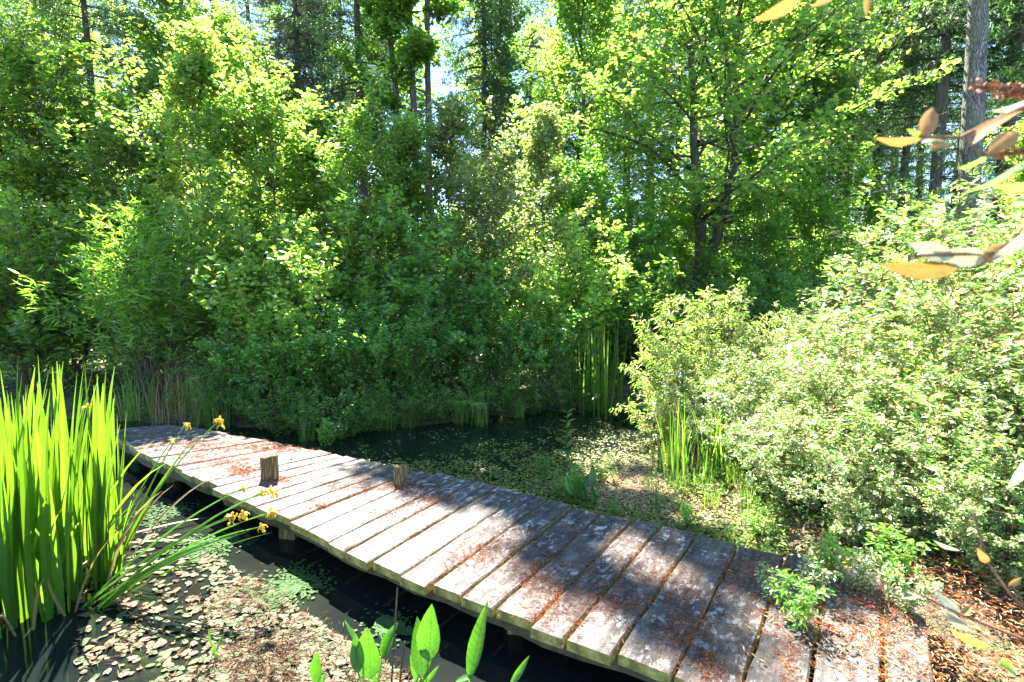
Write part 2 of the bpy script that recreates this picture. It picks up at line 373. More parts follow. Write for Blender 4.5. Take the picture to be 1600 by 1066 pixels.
def leaf_geo(pos, ax, nn, size, wr=.55, kind=2, fold=.25, curl=.12):
    """kind 2: folded rhomb, kind 6: folded six-point leaf"""
    ax = nrm(ax); sd_ = nrm(np.cross(nn, ax)); n2 = np.cross(ax, sd_)
    if kind == 2:
        tpl = np.array([[0, 0, 0], [.5, .5, .5], [1, 0, -.5], [.45, -.5, .5]])
        tri = np.array([[0, 1, 2], [0, 2, 3]])
    else:
        tpl = np.array([[0, 0, 0], [.22, .36, .5], [.55, .5, .5], [1, 0, -1], [.55, -.5, .5], [.22, -.36, .5], [.45, 0, .1]])
        tri = np.array([[0, 1, 6], [1, 2, 6], [2, 3, 6], [3, 4, 6], [4, 5, 6], [5, 0, 6]])
    N = len(pos)
    w = size * wr
    V = (pos[:, None, :] + tpl[None, :, 0:1] * (size[:, None, None] * ax[:, None, :])
         + tpl[None, :, 1:2] * (w[:, None, None] * sd_[:, None, :])
         + (np.where(tpl[None, :, 2:3] > 0, fold * .5, curl) * tpl[None, :, 2:3]) * (size[:, None, None] * n2[:, None, :]))
    F = tri[None] + (np.arange(N) * len(tpl))[:, None, None]
    return V.reshape(-1, 3), F.reshape(-1, 3)

# ------------------------------------------------------------ plant prototypes (part meshes)
def proto_decid(name, rng, stems, H, R, z0, nb, nt, nl, L, wr, leafm, barkm, r_tr, kind=2, top=1.0, low=.55, flat=.8, upb=.25, droop=.2, bare=.25):
    """broad-leaved tree: stems = polylines (K,3); returns part list"""
    woods = []; B = []
    for st in stems:
        st = np.asarray(st, float); K = len(st)
        t = np.linspace(0, K - 1, 14); i = np.minimum(t.astype(int), K - 2); w = (t - i)[:, None]
        P = st[i] * (1 - w) + st[i + 1] * w
        P[1:-1] += rng.normal(0, .03 * R / 3, P[1:-1].shape) 
        woods.append(tubes(P[None], r_tr, r_tr * .18, 9))
        n = nb // len(stems)
        u = z0 + (1 - z0) * ((np.arange(n) + rng.uniform(0, 1, n)) / n) ** .85
        f = u * 13 * .999; i = f.astype(int); w = (f - i)[:, None]
        base = P[i] * (1 - w) + P[np.minimum(i + 1, 13)] * w
        az = np.arange(n) * 2.39996 + rng.normal(0, .5, n)
        el = .15 + .9 * u ** 2 + rng.normal(0, .18, n)
        prof = np.sin(np.clip((u - z0 * .6) / (1 - z0 * .6), 0, 1) * math.pi * .82 + .35) * (1 - low) + low * (1 - .6 * u)
        ln = R * prof * rng.uniform(.4, 1.3, n)
        D = np.stack([np.cos(az) * np.cos(el), np.sin(az) * np.cos(el), np.sin(el)], -1)
        t = np.linspace(0, 1, 7)
        Q = base[:, None] + D[:, None] * (ln[:, None, None] * t[None, :, None])
        Q[..., 2] += (upb * ln[:, None]) * t ** 2 - .12 * ln[:, None] * t ** 3
        Q += np.cumsum(rng.normal(0, .022, Q.shape), 1) * ln[:, None, None]
        B.append(Q)
    B = np.concatenate(B)
    bl = np.linalg.norm(B[:, -1] - B[:, 0], axis=1)
    bv = tubes(B, r_tr * .28 * (bl / bl.max()) ** .7 + .006, .004, 5)
    T1 = sub(rng, B, nt, bare, 1.0, .85, lambda s: (.45 * (1 - .5 * s)) * R * .55, .1, 4, .55)
    tv = tubes(T1, .005, .0015, 3)
    pos, ax, nn, sz = leaves_on(rng, T1, nl, L, .08, 1.0, flat, droop, L * .5)
    lv = leaf_geo(pos, ax, nn, sz, wr, kind)
    return [('trunk', build_mesh('trunk', *cat(woods), M[barkm], smooth=True)),
            ('branches', build_mesh('branches', *cat([bv, tv]), M[barkm], smooth=True)),
            ('crown', build_mesh('crown', *lv, M[leafm]))]

def proto_shrub(name, rng, ns, H, R, nt, nl, L, wr, leafm, barkm, kind=2, flat=.8, droop=.2, s0=.18, tl=.34, stem_r=.012, arch=.5, sub2=0, spread=1.0, ang=.8):
    az = np.arange(ns) * 2.39996 + rng.normal(0, .4, ns)
    out = R * np.sqrt((np.arange(ns) + .5) / ns) * rng.uniform(.75, 1.1, ns)
    hh = H * (1 - .45 * (out / R) ** 2) * rng.uniform(.78, 1.08, ns)
    t = np.linspace(0, 1, 9)
    rad = out[:, None] * (.06 + .94 * t ** (1 + arch * .6))
    P = np.stack([np.cos(az)[:, None] * rad, np.sin(az)[:, None] * rad, hh[:, None] * (1 - (1 - t) ** (1 + arch * .6))[None]], -1)
    P[:, 1:] += np.cumsum(rng.normal(0, .018, P[:, 1:].shape), 1) * H
    P[..., 2] = np.maximum(P[..., 2], 0.0)
    sv = tubes(P, stem_r, stem_r * .25, 5)
    T1 = sub(rng, P, nt, s0, 1.0, ang, lambda s: tl * H * (1 - .55 * s), .12, 4, 1.3)
    tv = [tubes(T1, stem_r * .35, .0012, 3)]
    LP = T1
    if sub2:
        T2 = sub(rng, T1, sub2, .2, 1.0, .8, lambda s: tl * H * .38 * (1 - .4 * s), .0, 3, .6)
        tv.append(tubes(T2, .0018, .0008, 3)); LP = T2
    pos, ax, nn, sz = leaves_on(rng, LP, nl, L, .08, spread, flat, droop, L * .35)
    pos[:, 2] = np.maximum(pos[:, 2], .03)
    lv = leaf_geo(pos, ax, nn, sz, wr, kind)
    return [('stems', build_mesh('stems', *cat([sv] + tv), M[barkm], smooth=True)),
            ('foliage', build_mesh('foliage', *lv, M[leafm]))]

def proto_conifer(name, rng, H, R, z0, nb, nt, nl, L, wr, leafm, barkm, r_tr, sag=.25, dead=8, lean=0.0, dens2=5):
    t = np.linspace(0, 1, 16)
    P = np.stack([lean * t * H + .05 * np.sin(t * 7), .04 * np.cos(t * 5), t * H], -1)
    tv = tubes(P[None], r_tr, r_tr * .45, 14)
    u = z0 + (1 - z0) * ((np.arange(nb) + rng.uniform(0, 1, nb)) / nb)
    az = np.arange(nb) * 2.39996 + rng.normal(0, .4, nb)
    ln = R * (1.05 - .55 * u) * rng.uniform(.55, 1.15, nb)
    s = np.linspace(0, 1, 7)
    base = np.stack([np.interp(u, t, P[:, 0]), np.interp(u, t, P[:, 1]), u * H], -1)
    D = np.stack([np.cos(az), np.sin(az), np.full(nb, .10)], -1)
    B = base[:, None] + D[:, None] * (ln[:, None, None] * s[None, :, None])
    B[..., 2] += -sag * ln[:, None] * (s ** 1.3) + .10 * ln[:, None] * s ** 4
    B += np.cumsum(rng.normal(0, .015, B.shape), 1) * ln[:, None, None]
    bv = tubes(B, .02 + .012 * ln, .005, 5)
    T1 = sub(rng, B, nt, .18, 1.0, 1.0, lambda q: .42 * R * (1.1 - .75 * q), -.18, 4, .22)
    T2 = sub(rng, T1, dens2, .15, 1.0, .8, lambda q: .13 * R * (1.1 - .6 * q), -.25, 3, .4)
    pos, ax, nn, sz = leaves_on(rng, T2, nl, L, .0, .55, .9, .25, L * .15)
    lv = leaf_geo(pos, ax, nn, sz, wr, 2, .1)
    # dead stubs low on the trunk
    ds = []
    if dead:
        ud = rng.uniform(.08, z0 + .1, dead); azd = rng.uniform(0, 6.28, dead); ld = rng.uniform(.3, 1.6, dead)
        bb = np.stack([np.interp(ud, t, P[:, 0]), np.interp(ud, t, P[:, 1]), ud * H], -1)
        Dd = np.stack([np.cos(azd), np.sin(azd), rng.uniform(-.3, .2, dead)], -1)
        Q = bb[:, None] + Dd[:, None] * (ld[:, None, None] * s[None, :, None])
        Q[..., 2] -= .15 * ld[:, None] * s ** 2
        ds = [tubes(Q, .02, .004, 4)]
    return [('trunk', build_mesh('trunk', *tv, M[barkm], smooth=True)),
            ('branches', build_mesh('branches', *cat([bv, tubes(T1, .006, .002, 3)] + ds), M[barkm], smooth=True)),
            ('crown', build_mesh('crown', *lv, M[leafm]))]

def plant(parts, name, label, cat_, x, y, z=0.0, rz=0.0, sc=1.0, group=None, swap=None):
    o = thing(name, label, cat_, (x, y, z), rz, group, sc)
    for n, me in parts:
        c = link(n, me, o)
        if swap and n in swap:
            c.material_slots[0].link = 'OBJECT'; c.material_slots[0].material = M[swap[n]]
    return o

def ribbon(L, w, bend, twist=0.0, seg=7, fold=.25, tipf=.35, rr=None):
    """a strap leaf growing up +Z from the origin, bending to +X"""
    V = []; F = []
    for i in range(seg + 1):
        t = i / seg
        a = bend * t ** 1.6
        x = L * (bend * t ** 2.6 / 2.6); z = L * t * math.cos(a * .6)
        ww = w * (1.0 if t < 1 - tipf else max(0.02, (1 - t) / tipf) ** .8) * (.7 + .3 * min(1, t * 4))
        th = twist * t
        c, s = math.cos(th), math.sin(th)
        V += [(x - s * ww * .5, -c * ww * .5, z), (x + fold * ww * c * .4, -fold * ww * s * .4, z), (x + s * ww * .5, c * ww * .5, z)]
        if i:
            b = (i - 1) * 3
            F += [(b, b + 1, b + 4, b + 3), (b + 1, b + 2, b + 5, b + 4)]
    return np.array(V), np.array(F)

# ------------------------------------------------------------ terrain and water
POND = np.array([(-14, 8.5), (-9, 7.2), (-4.9, 6.5), (-2.7, 6.15), (-1.2, 6.2), (0, 6.9), (1.3, 7.2), (1.75, 6.3), (1.55, 5.1), (1.2, 4.2),
                 (1.45, 3.1), (1.85, 2.2), (1.5, 1.25), (0.5, 1.0), (-5, .7), (-14, 0.3)], float)
def pond_sd(x, y):
    p = np.stack([x, y], -1); A = POND; B = np.roll(POND, -1, 0)
    d = np.full(x.shape, 1e9); ins = np.zeros(x.shape, bool)
    for a, b in zip(A, B):
        e = b - a; t = np.clip(((p - a) @ e) / (e @ e), 0, 1)
        q = a + t[..., None] * e; d = np.minimum(d, np.hypot(*(np.moveaxis(p - q, -1, 0))))
        c = ((a[1] > y) != (b[1] > y)) & (x < (b[0] - a[0]) * (y - a[1]) / (b[1] - a[1] + 1e-12) + a[0])
        ins ^= c
    return np.where(ins, -d, d)
def ground_h(x, y):
    x = np.asarray(x, float); y = np.asarray(y, float)
    d = pond_sd(x, y)
    h = np.clip(d / .9, -1, 1) * .15
    h = np.where(d > 1.6, .15 + (d - 1.6) * .018, h)
    h = np.where((y < 3.2) & (d > 0), np.minimum(h, .15), h)
    h = h + .03 * np.sin(x * 2.1 + y * 1.3) * np.clip(d, 0, 1) + .02 * np.sin(x * 5.3 - y * 4.1) * np.clip(d, 0, 1)
    return np.where(d < 0, np.minimum(h, -.05 + d * .3), h)
def gh(x, y): return float(ground_h(np.array([x]), np.array([y]))[0])

xs = np.concatenate([np.linspace(-900, -20, 18)[:-1], np.linspace(-20, -6, 40)[:-1], np.linspace(-6, 6, 140), np.linspace(6, 20, 40)[1:], np.linspace(20, 900, 18)[1:]])
ys = np.concatenate([np.linspace(-300, -4, 10)[:-1], np.linspace(-4, 10, 150), np.linspace(10, 30, 40)[1:], np.linspace(30, 1200, 20)[1:]])
X, Y = np.meshgrid(xs, ys); Z = ground_h(X, Y); Z = np.minimum(Z, 2.5)
nx, ny = len(xs), len(ys); idx = np.arange(nx * ny).reshape(ny, nx)
q = np.stack([idx[:-1, :-1], idx[:-1, 1:], idx[1:, 1:], idx[1:, :-1]], -1).reshape(-1, 4)
tag(link('ground', build_mesh('ground', np.stack([X, Y, Z], -1).reshape(-1, 3), q, M['soil'], smooth=True)), kind='structure')
wv = np.array([(-16, -.5, 0), (4, -.5, 0), (4, 10, 0), (-16, 10, 0)], float)
tag(link('water', build_mesh('water', wv, [[0, 1, 2, 3]], M['water'])), kind='structure')

# ------------------------------------------------------------ boardwalk
NEAR = [(-3.95, 5.25), (-3.49, 4.78), (-1.89, 3.56), (-1.27, 3.12), (-.95, 2.86), (-.69, 2.66), (-.42, 2.47), (-.11, 2.28), (.20, 2.10), (.53, 1.90), (.78, 1.70), (1.0, 1.50), (1.25, 1.26)]
NEAR = np.array(NEAR); seg = np.hypot(*np.diff(NEAR, axis=0).T); cum = np.concatenate([[0], np.cumsum(seg)])
def near_at(s): return np.array([np.interp(s, cum, NEAR[:, 0]), np.interp(s, cum, NEAR[:, 1])])
ANG = [(0, 24), (.8, 28), (2.6, 47), (3.5, 57), (4.2, 59), (5.2, 57), (6.6, 56), (7, 56)]
def ang_at(s): return math.radians(np.interp(s, [a for a, b in ANG], [b for a, b in ANG]))
DZ = .25
bw = thing('boardwalk', 'weathered grey plank boardwalk curving across the dark pond', 'boardwalk')
def plank_mesh(a0, b0, a1, b1, rg, th=.045):
    """a0->b0 one long side (near end first), a1->b1 the other; returns verts relative to world"""
    n = 10; V = []; UV = []; prof = []
    for i in range(n + 1):
        t = i / n
        p0 = a0 * (1 - t) + b0 * t; p1 = a1 * (1 - t) + b1 * t
        w = np.hypot(*(p1 - p0)); d = (p1 - p0) / w
        j0 = rg.normal(0, .0022); j1 = rg.normal(0, .0022)
        if i in (0, n): j0 += .002; j1 -= .002
        p0 = p0 + d * j0; p1 = p1 + d * j1
        zc = rg.normal(0, .001)
        c = .006
        cup = .003
        ring = [(p0, -th), (p0, -c), (p0 + d * c, 0), ((p0 + p1) / 2, -cup), (p1 - d * c, 0), (p1, -c), (p1, -th)]
        ln = np.hypot(*(b0 - a0)) * t
        for k, (pp, z) in enumerate(ring):
            V.append((pp[0], pp[1], z + zc)); UV.append((ln, k / 6 * w))
    F = []; MI = []
    for i in range(n):
        for k in range(6):
            a = i * 7 + k
            F.append((a, a + 1, a + 8, a + 7)); MI.append(1 if k in (0, 5) else 0)
        F.append((i * 7 + 6, i * 7, i * 7 + 7, i * 7 + 13)); MI.append(1)
    for e, rev in ((0, 1), (n * 7, 0)):
        qd = [(e + 0, e + 1, e + 2, e + 3), (e + 0, e + 3, e + 6, e + 6)]
        F.append((e, e + 1, e + 5, e + 6) if rev else (e + 6, e + 5, e + 1, e)); MI.append(1)
        F.append((e + 1, e + 2, e + 4, e + 5) if rev else (e + 5, e + 4, e + 2, e + 1)); MI.append(1)
    return np.array(V), np.array(F), MI, np.array(UV)
rg = np.random.default_rng(11)
FARL = np.array([(-5.2, 6.0), (-4.14, 5.64), (-3.2, 5.31), (-2.38, 4.93), (-1.52, 4.48), (-.79, 4.07), (-.25, 3.83), (.2, 3.52), (.54, 3.3), (.87, 3.13), (1.35, 2.80), (1.72, 2.62), (2.1, 2.42), (2.6, 2.1)])
def hitfar(a, u, ln):
    for p, q_ in zip(FARL[:-1], FARL[1:]):
        e = q_ - p; den = u[0] * e[1] - u[1] * e[0]
        if abs(den) < 1e-9: continue
        w_ = p - a; t = (w_[0] * e[1] - w_[1] * e[0]) / den; k_ = (w_[0] * u[1] - w_[1] * u[0]) / den
        if 0 <= k_ <= 1 and t > 0: return a + u * t
    return a + u * ln
s = 0.0; planks = []; k = 0
while s < cum[-1] - .15:
    w = float(rg.choice([.185, .195, .205, .225, .165]))
    a0 = near_at(s); a1 = near_at(s + w)
    g0, g1 = ang_at(s), ang_at(s + w)
    ln = (1.0 if s < .8 else 1.24) + rg.uniform(-.03, .04)
    off = rg.uniform(-.028, .028)
    u0 = np.array([math.cos(g0), math.sin(g0)]); u1 = np.array([math.cos(g1), math.sin(g1)])
    b0 = a0 + u0 * ln; b1 = a1 + u1 * ln
    a0 = a0 + u0 * off; a1 = a1 + u1 * off
    d = (a1 - a0) / np.hypot(*(a1 - a0)); e = (b1 - b0) / np.hypot(*(b1 - b0))
    gp = rg.uniform(.004, .010)
    b0 = hitfar(a0, u0, ln) + u0 * rg.uniform(-.03, .035); b1 = hitfar(a1, u1, ln) + u1 * rg.uniform(-.004, .004) + (b0 - a0) * 0
    planks.append((a0 + d * gp, b0 + e * gp, a1 - d * gp, b1 - e * gp)); s += w
for (a0, b0, a1, b1) in planks:
    V, F, MI, UV = plank_mesh(a0, b0, a1, b1, rg)
    c = V.mean(0)
    zz = DZ + rg.uniform(-.004, .004)
    o = link('plank', build_mesh('plank', V - c * [1, 1, 0], F, [M['wood'], M['endgrain']], MI, False, UV), bw, (c[0], c[1], zz), (rg.normal(0, .004), rg.normal(0, .004), 0))
# stringers below the planks, set in from both sides
def strip(pts, w, z0, z1):
    P = np.array(pts); d = nrm(np.gradient(P, axis=0)); nn_ = np.stack([-d[:, 1], d[:, 0]], -1)
    L_ = P + nn_ * w / 2; R_ = P - nn_ * w / 2; n = len(P)
    V = np.concatenate([np.c_[L_, np.full(n, z0)], np.c_[R_, np.full(n, z0)], np.c_[R_, np.full(n, z1)], np.c_[L_, np.full(n, z1)]])
    F = []
    for i in range(n - 1):
        for k in range(4):
            a, b = k * n + i, ((k + 1) % 4) * n + i
            F.append((a, a + 1, b + 1, b))
    F += [(0, n, 2 * n, 3 * n), (n - 1, 4 * n - 1, 3 * n - 1, 2 * n - 1)]
    return V, np.array(F)
for frac, nm in ((.10, 'near'), (.5, 'mid'), (.90, 'far')):
    pts = [tuple(a0 + (b0 - a0) * frac) for (a0, b0, a1, b1) in planks]
    V, F = strip(pts, .045, DZ - .15, DZ - .052)
    link('stringer', build_mesh('stringer', V, F, M['beam']), bw)
def log_mesh(r, z0, z1, rg, sides=14, taper=.1, rings=7):
    V = []; F = []; rad = r * (1 + .16 * rg.normal(size=sides).clip(-1.5, 1.5))
    for i in range(rings + 1):
        t = i / rings
        for k in range(sides):
            a = 2 * math.pi * k / sides
            rr = rad[k] * (1 + .03 * rg.normal()) * (1 - taper * t)
            V.append((rr * math.cos(a), rr * math.sin(a), z0 + (z1 - z0) * t + (rg.normal() * .006 + .12 * rr * math.cos(a + 1) if i == rings else 0)))
    V.append((0, 0, z1 - .004)); c = len(V) - 1
    V.append((0, 0, z1 - .004))
    for i in range(rings):
        for k in range(sides):
            a = i * sides + k; b = i * sides + (k + 1) % sides
            F.append((a, b, b + sides)); F.append((a, b + sides, a + sides))
    for k in range(sides):
        F.append((rings * sides + k, rings * sides + (k + 1) % sides, c))
    return np.array(V), np.array(F)
for (px, py, r, z1, lab) in ((422, 748, .064, DZ + .175, 'taller sawn-off post end standing proud of the planks'), (628, 756, .052, DZ + .135, 'shorter sawn-off post end standing proud of the planks')):
    p = un(px, py, DZ); V, F = log_mesh(r, -.4 - 0, z1, rg)
    o = link('post', build_mesh('post', V, F, M['post']), bw, (p.x, p.y, 0)); o['label'] = lab
for (px, py, r) in ((440, 810, .065), (256, 728, .06), (700, 985, .05)):
    p = un(px, py, DZ - .1); V, F = log_mesh(r, -.4, DZ - .05, rg)
    if px == 700: p = Vector((-.02, 2.45, 0))
    link('piling', build_mesh('piling', V, F, M['post']), bw, (p.x + .03, p.y + .06, 0))
for fr in (.3, .62, .85):
    i = int(fr * len(planks)); a0, b0, a1, b1 = planks[i]; p = a0 + (b0 - a0) * .88
    V, F = log_mesh(.055, -.4, DZ - .05, rg)
    link('piling', build_mesh('piling', V, F, M['post']), bw, (p[0], p[1], 0))

# ------------------------------------------------------------ trees and shrubs: prototypes
R_ = lambda n: np.random.default_rng(n)
def bent(pts): return np.array(pts, float)
P_alder = proto_decid('a', R_(1), [bent([(0, 0, 0), (-.05, .05, 2.2), (-.28, 0, 4), (-.32, .1, 6.5), (-.5, .2, 10)]),
                                   bent([(0.02, 0, 0), (.12, 0, 2.0), (.38, .05, 2.9), (.62, .05, 4.3), (.40, .1, 5.6), (.7, .1, 8.8)])],
                      10, 4.1, .30, 80, 17, 24, .125, .68, 'alder', 'bark_alder', .15, 2, upb=.18)
P_alderB = proto_decid('b', R_(2), [bent([(0, 0, 0), (.1, 0, 3), (-.1, .1, 6), (.1, 0, 9.5)])], 9.5, 3.0, .20, 62, 16, 20, .13, .66, 'alder', 'bark_alder', .10, low=.75, upb=.45)
P_tall = proto_decid('c', R_(3), [bent([(-.15, 0, 0), (-.12, 0, 5), (-.3, 0, 11)]), bent([(.1, 0, 0), (.12, .1, 5), (.35, .1, 11)]), bent([(.3, .1, 0), (.45, .1, 5), (1.0, .1, 9.5)])],
                     11, 1.15, .42, 70, 14, 22, .115, .62, 'maple', 'bark_dark', .085, low=.8)
P_sap = proto_decid('d', R_(4), [bent([(0, 0, 0), (.05, 0, 1.5), (.0, .05, 3), (.15, 0, 4.6)]), bent([(0, 0, 0), (-.3, .1, 1.5), (-.5, .1, 3.8)])],
                    4.6, 1.7, .10, 60, 13, 16, .105, .64, 'hazel', 'stem', .030, low=.9)
P_sap2 = proto_decid('e', R_(5), [bent([(0, 0, 0), (.1, 0, 1.8), (.0, .05, 3.5), (.1, 0, 5)])], 5, 1.4, .12, 54, 13, 15, .10, .62, 'hazel', 'stem', .032, low=.8, upb=.4, flat=.5)
P_hazel = proto_shrub('f', R_(6), 18, 2.5, 1.35, 15, 17, .10, .62, 'hazel', 'stem', tl=.26, arch=.6, flat=.5)
P_dark = proto_shrub('g', R_(7), 20, 1.7, 1.2, 15, 20, .066, .6, 'dark', 'stem', tl=.28, arch=.6, flat=.5)
P_willow = proto_shrub('h', R_(8), 26, 2.6, 1.05, 13, 20, .15, .16, 'willow', 'stem', tl=.24, arch=.2, s0=.35, spread=.7, droop=.1, flat=.4)
P_bush = proto_shrub('i', R_(9), 30, 1.9, 1.3, 16, 18, .06, .44, 'bush', 'stem_red', tl=.26, arch=.7, s0=.05, sub2=2, flat=.85, droop=.05, stem_r=.008, kind=2)
P_bushB = proto_shrub('j', R_(10), 30, 1.5, 1.3, 16, 17, .055, .44, 'bush', 'stem_red', tl=.26, arch=.8, s0=.02, sub2=2, flat=.85, droop=.05, stem_r=.007, kind=2)
P_droop = proto_shrub('k', R_(12), 30, 1.55, .9, 13, 22, .09, .25, 'willow', 'stem_red', tl=.2, arch=.3, s0=.15, droop=.7, flat=.8, spread=.6)
P_low = proto_shrub('l', R_(13), 14, .75, .55, 9, 14, .045, .5, 'dark', 'stem', tl=.35, arch=.5, s0=.1, stem_r=.004)
P_herb = proto_shrub('m', R_(14), 7, .5, .28, 7, 8, .075, .42, 'herb', 'stem_red', tl=.3, arch=.5, s0=.1, stem_r=.003, kind=6)
P_fir = proto_conifer('n', R_(15), 15, 3.2, .12, 84, 14, 8, .13, .3, 'fir', 'bark_dark', .24)
P_firB = proto_conifer('o', R_(16), 16, 2.8, .42, 60, 14, 7, .13, .3, 'fir', 'bark_dark', .17, dead=16)
P_hem = proto_conifer('p', R_(17), 14, 3.4, .16, 74, 15, 9, .11, .3, 'hemlock', 'bark_grey', .21, sag=.32, dead=10)
P_grey = proto_conifer('r', R_(19), 14, 2.6, .52, 40, 14, 8, .11, .3, 'hemlock', 'bark_grey', .215, sag=.32, dead=9)
P_hang = proto_conifer('q', R_(18), 14, 2.3, .10, 84, 13, 8, .16, .2, 'lichen_fir', 'bark_dark', .13, sag=.55, dead=8)

def put(parts, name, label, cat_, px, Y, sc=1.0, rz=None, group=None, dz=0.0, swap=None):
    x = (px - 800) / FPX * Y / 1.0
    return plant(parts, name, label, cat_, x, Y, gh(x, Y) - .03 + dz, random.uniform(0, 6.28) if rz is None else rz, sc, group, swap)

# main trees
put(P_alder, 'alder_tree', 'big leaning double-stemmed alder with a wide bright crown right of centre', 'tree', 1098, 11.5, 1.0, 0.0)
put(P_tall, 'broadleaf_tree', 'tall slim multi-stemmed tree with dark crown against blue sky gap', 'tree', 664, 11.8, 1.2, 3.0)
put(P_alderB, 'alder_tree', 'light green alder behind the willow shrub in the upper left', 'tree', 300, 11.5, .76)
put(P_alderB, 'alder_tree', 'bushy alder between the dark left trunks and the lichened fir', 'tree', 120, 13.0, .84, swap={'crown': 'hazel'})
put(P_alderB, 'alder_tree', 'slender alder at the far left edge of the wood', 'tree', -60, 11.0, .74)
put(P_alderB, 'alder_tree', 'leafy young alder left of the tall slim dark crown', 'tree', 430, 12.5, .62)
put(P_alderB, 'alder_tree', 'alder crown filling the space left of the big double-stemmed alder', 'tree', 900, 14.5, 1.0, swap={'crown': 'alder'})
put(P_alderB, 'alder_tree', 'green alder standing between the big alder and the pale grey trunk', 'tree', 1265, 15.5, .8, swap={'crown': 'maple'})
put(P_hang, 'lichened_fir', 'grey lichened fir with hanging twigs left of the sky gap', 'tree', 482, 15.0, .72)
put(P_hang, 'dead_topped_fir', 'thin sparse fir pole standing in the blue sky gap', 'tree', 757, 17.0, .8, swap={'crown': 'fir'})
put(P_firB, 'fir_tree', 'dark-trunked fir nearest the left edge of the view', 'tree', 25, 9.6, .47)
put(P_firB, 'fir_tree', 'dark-trunked fir second from the left edge', 'tree', 168, 10.4, .50)
put(P_firB, 'fir_tree', 'slim fir with sparse boughs behind the left side of the tall slim dark crown', 'tree', 573, 13.5, .66)
put(P_alderB, 'alder_tree', 'alder filling the wood behind the big alder on its right', 'tree', 1180, 16.5, .95, swap={'crown': 'maple'})
put(P_alderB, 'alder_tree', 'alder behind the left alders at the far left', 'tree', 30, 17.0, .85)
put(P_alderB, 'alder_tree', 'alder behind the lichened fir on its left', 'tree', 370, 16.5, .85)
put(P_hem, 'hemlock_tree', 'dark hemlock at the right between far slim fir trunks', 'tree', 1310, 18.0, .8, swap={'trunk': 'bark_dark'})
put(P_hem, 'hemlock_tree', 'dark hemlock right behind the big alder crown', 'tree', 1215, 16.0, .75, swap={'trunk': 'bark_dark', 'crown': 'fir'})
put(P_alderB, 'alder_tree', 'thin-crowned alder far behind the tall slim dark crown', 'tree', 615, 17.5, 1.0, swap={'crown': 'maple'})
put(P_alderB, 'alder_tree', 'alder far back on the right rim of the sky gap', 'tree', 775, 20.0, 1.15)
put(P_alderB, 'alder_tree', 'alder far back on the left rim of the sky gap', 'tree', 500, 19.0, 1.1, swap={'crown': 'maple'})
put(P_hang, 'lichened_fir', 'second grey lichened fir with hanging twigs farther back', 'tree', 545, 18.0, .85)
# right-hand conifers
hm = put(P_grey, 'hemlock_tree', 'conifer with the pale grey furrowed trunk above the right bush', 'tree', 1500, 11.0, 1.0, 2.4)
hm.rotation_euler = (0, math.radians(-1.6), 0); hm.rotation_mode = 'XYZ'
put(P_firB, 'fir_tree', 'dark fir trunk just left of the pale grey trunk', 'tree', 1443, 15.5, 1.0, swap={'trunk': 'bark_grey'})
put(P_firB, 'fir_tree', 'dark fir trunk hidden close behind the pale grey trunk', 'tree', 1545, 14.5, 1.05)
put(P_firB, 'fir_tree', 'slim fir trunk third to the left of the pale grey trunk', 'tree', 1352, 19.0, 1.0)
put(P_firB, 'fir_tree', 'slim fir trunk midway between two thicker dark trunks at right', 'tree', 1397, 21.0, .95)
put(P_hem, 'hemlock_tree', 'light green hemlock boughs at the right edge behind the bush', 'tree', 1680, 12.5, 1.0, swap={'trunk': 'bark_dark'})
# far conifers
cg = 'far conifers of the wood behind the pond'
for i, (px, Y) in enumerate([(-150, 19), (-60, 23), (70, 21), (130, 26), (230, 19), (290, 24), (360, 21), (410, 30), (830, 24), (870, 19), (930, 26), (975, 21),
                             (1010, 30), (1050, 22), (1120, 19), (1160, 27), (1215, 22), (1260, 31), (1300, 25), (1330, 34), (1420, 28), (1480, 24), (1580, 22), (1620, 30), (1700, 20), (1780, 25),
                             (200, 34), (20, 32), (940, 38), (1080, 36), (1380, 40), (1540, 38), (330, 40)]):
    put([P_fir, P_firB, P_hem][i % 3], 'conifer', 'dark conifer standing far back in the shady wood behind the pond', 'tree', px, Y, (.47 * Y + 2.2) / 15 * random.uniform(.93, 1.05), None, cg,
        swap={'trunk': 'bark_dark'})
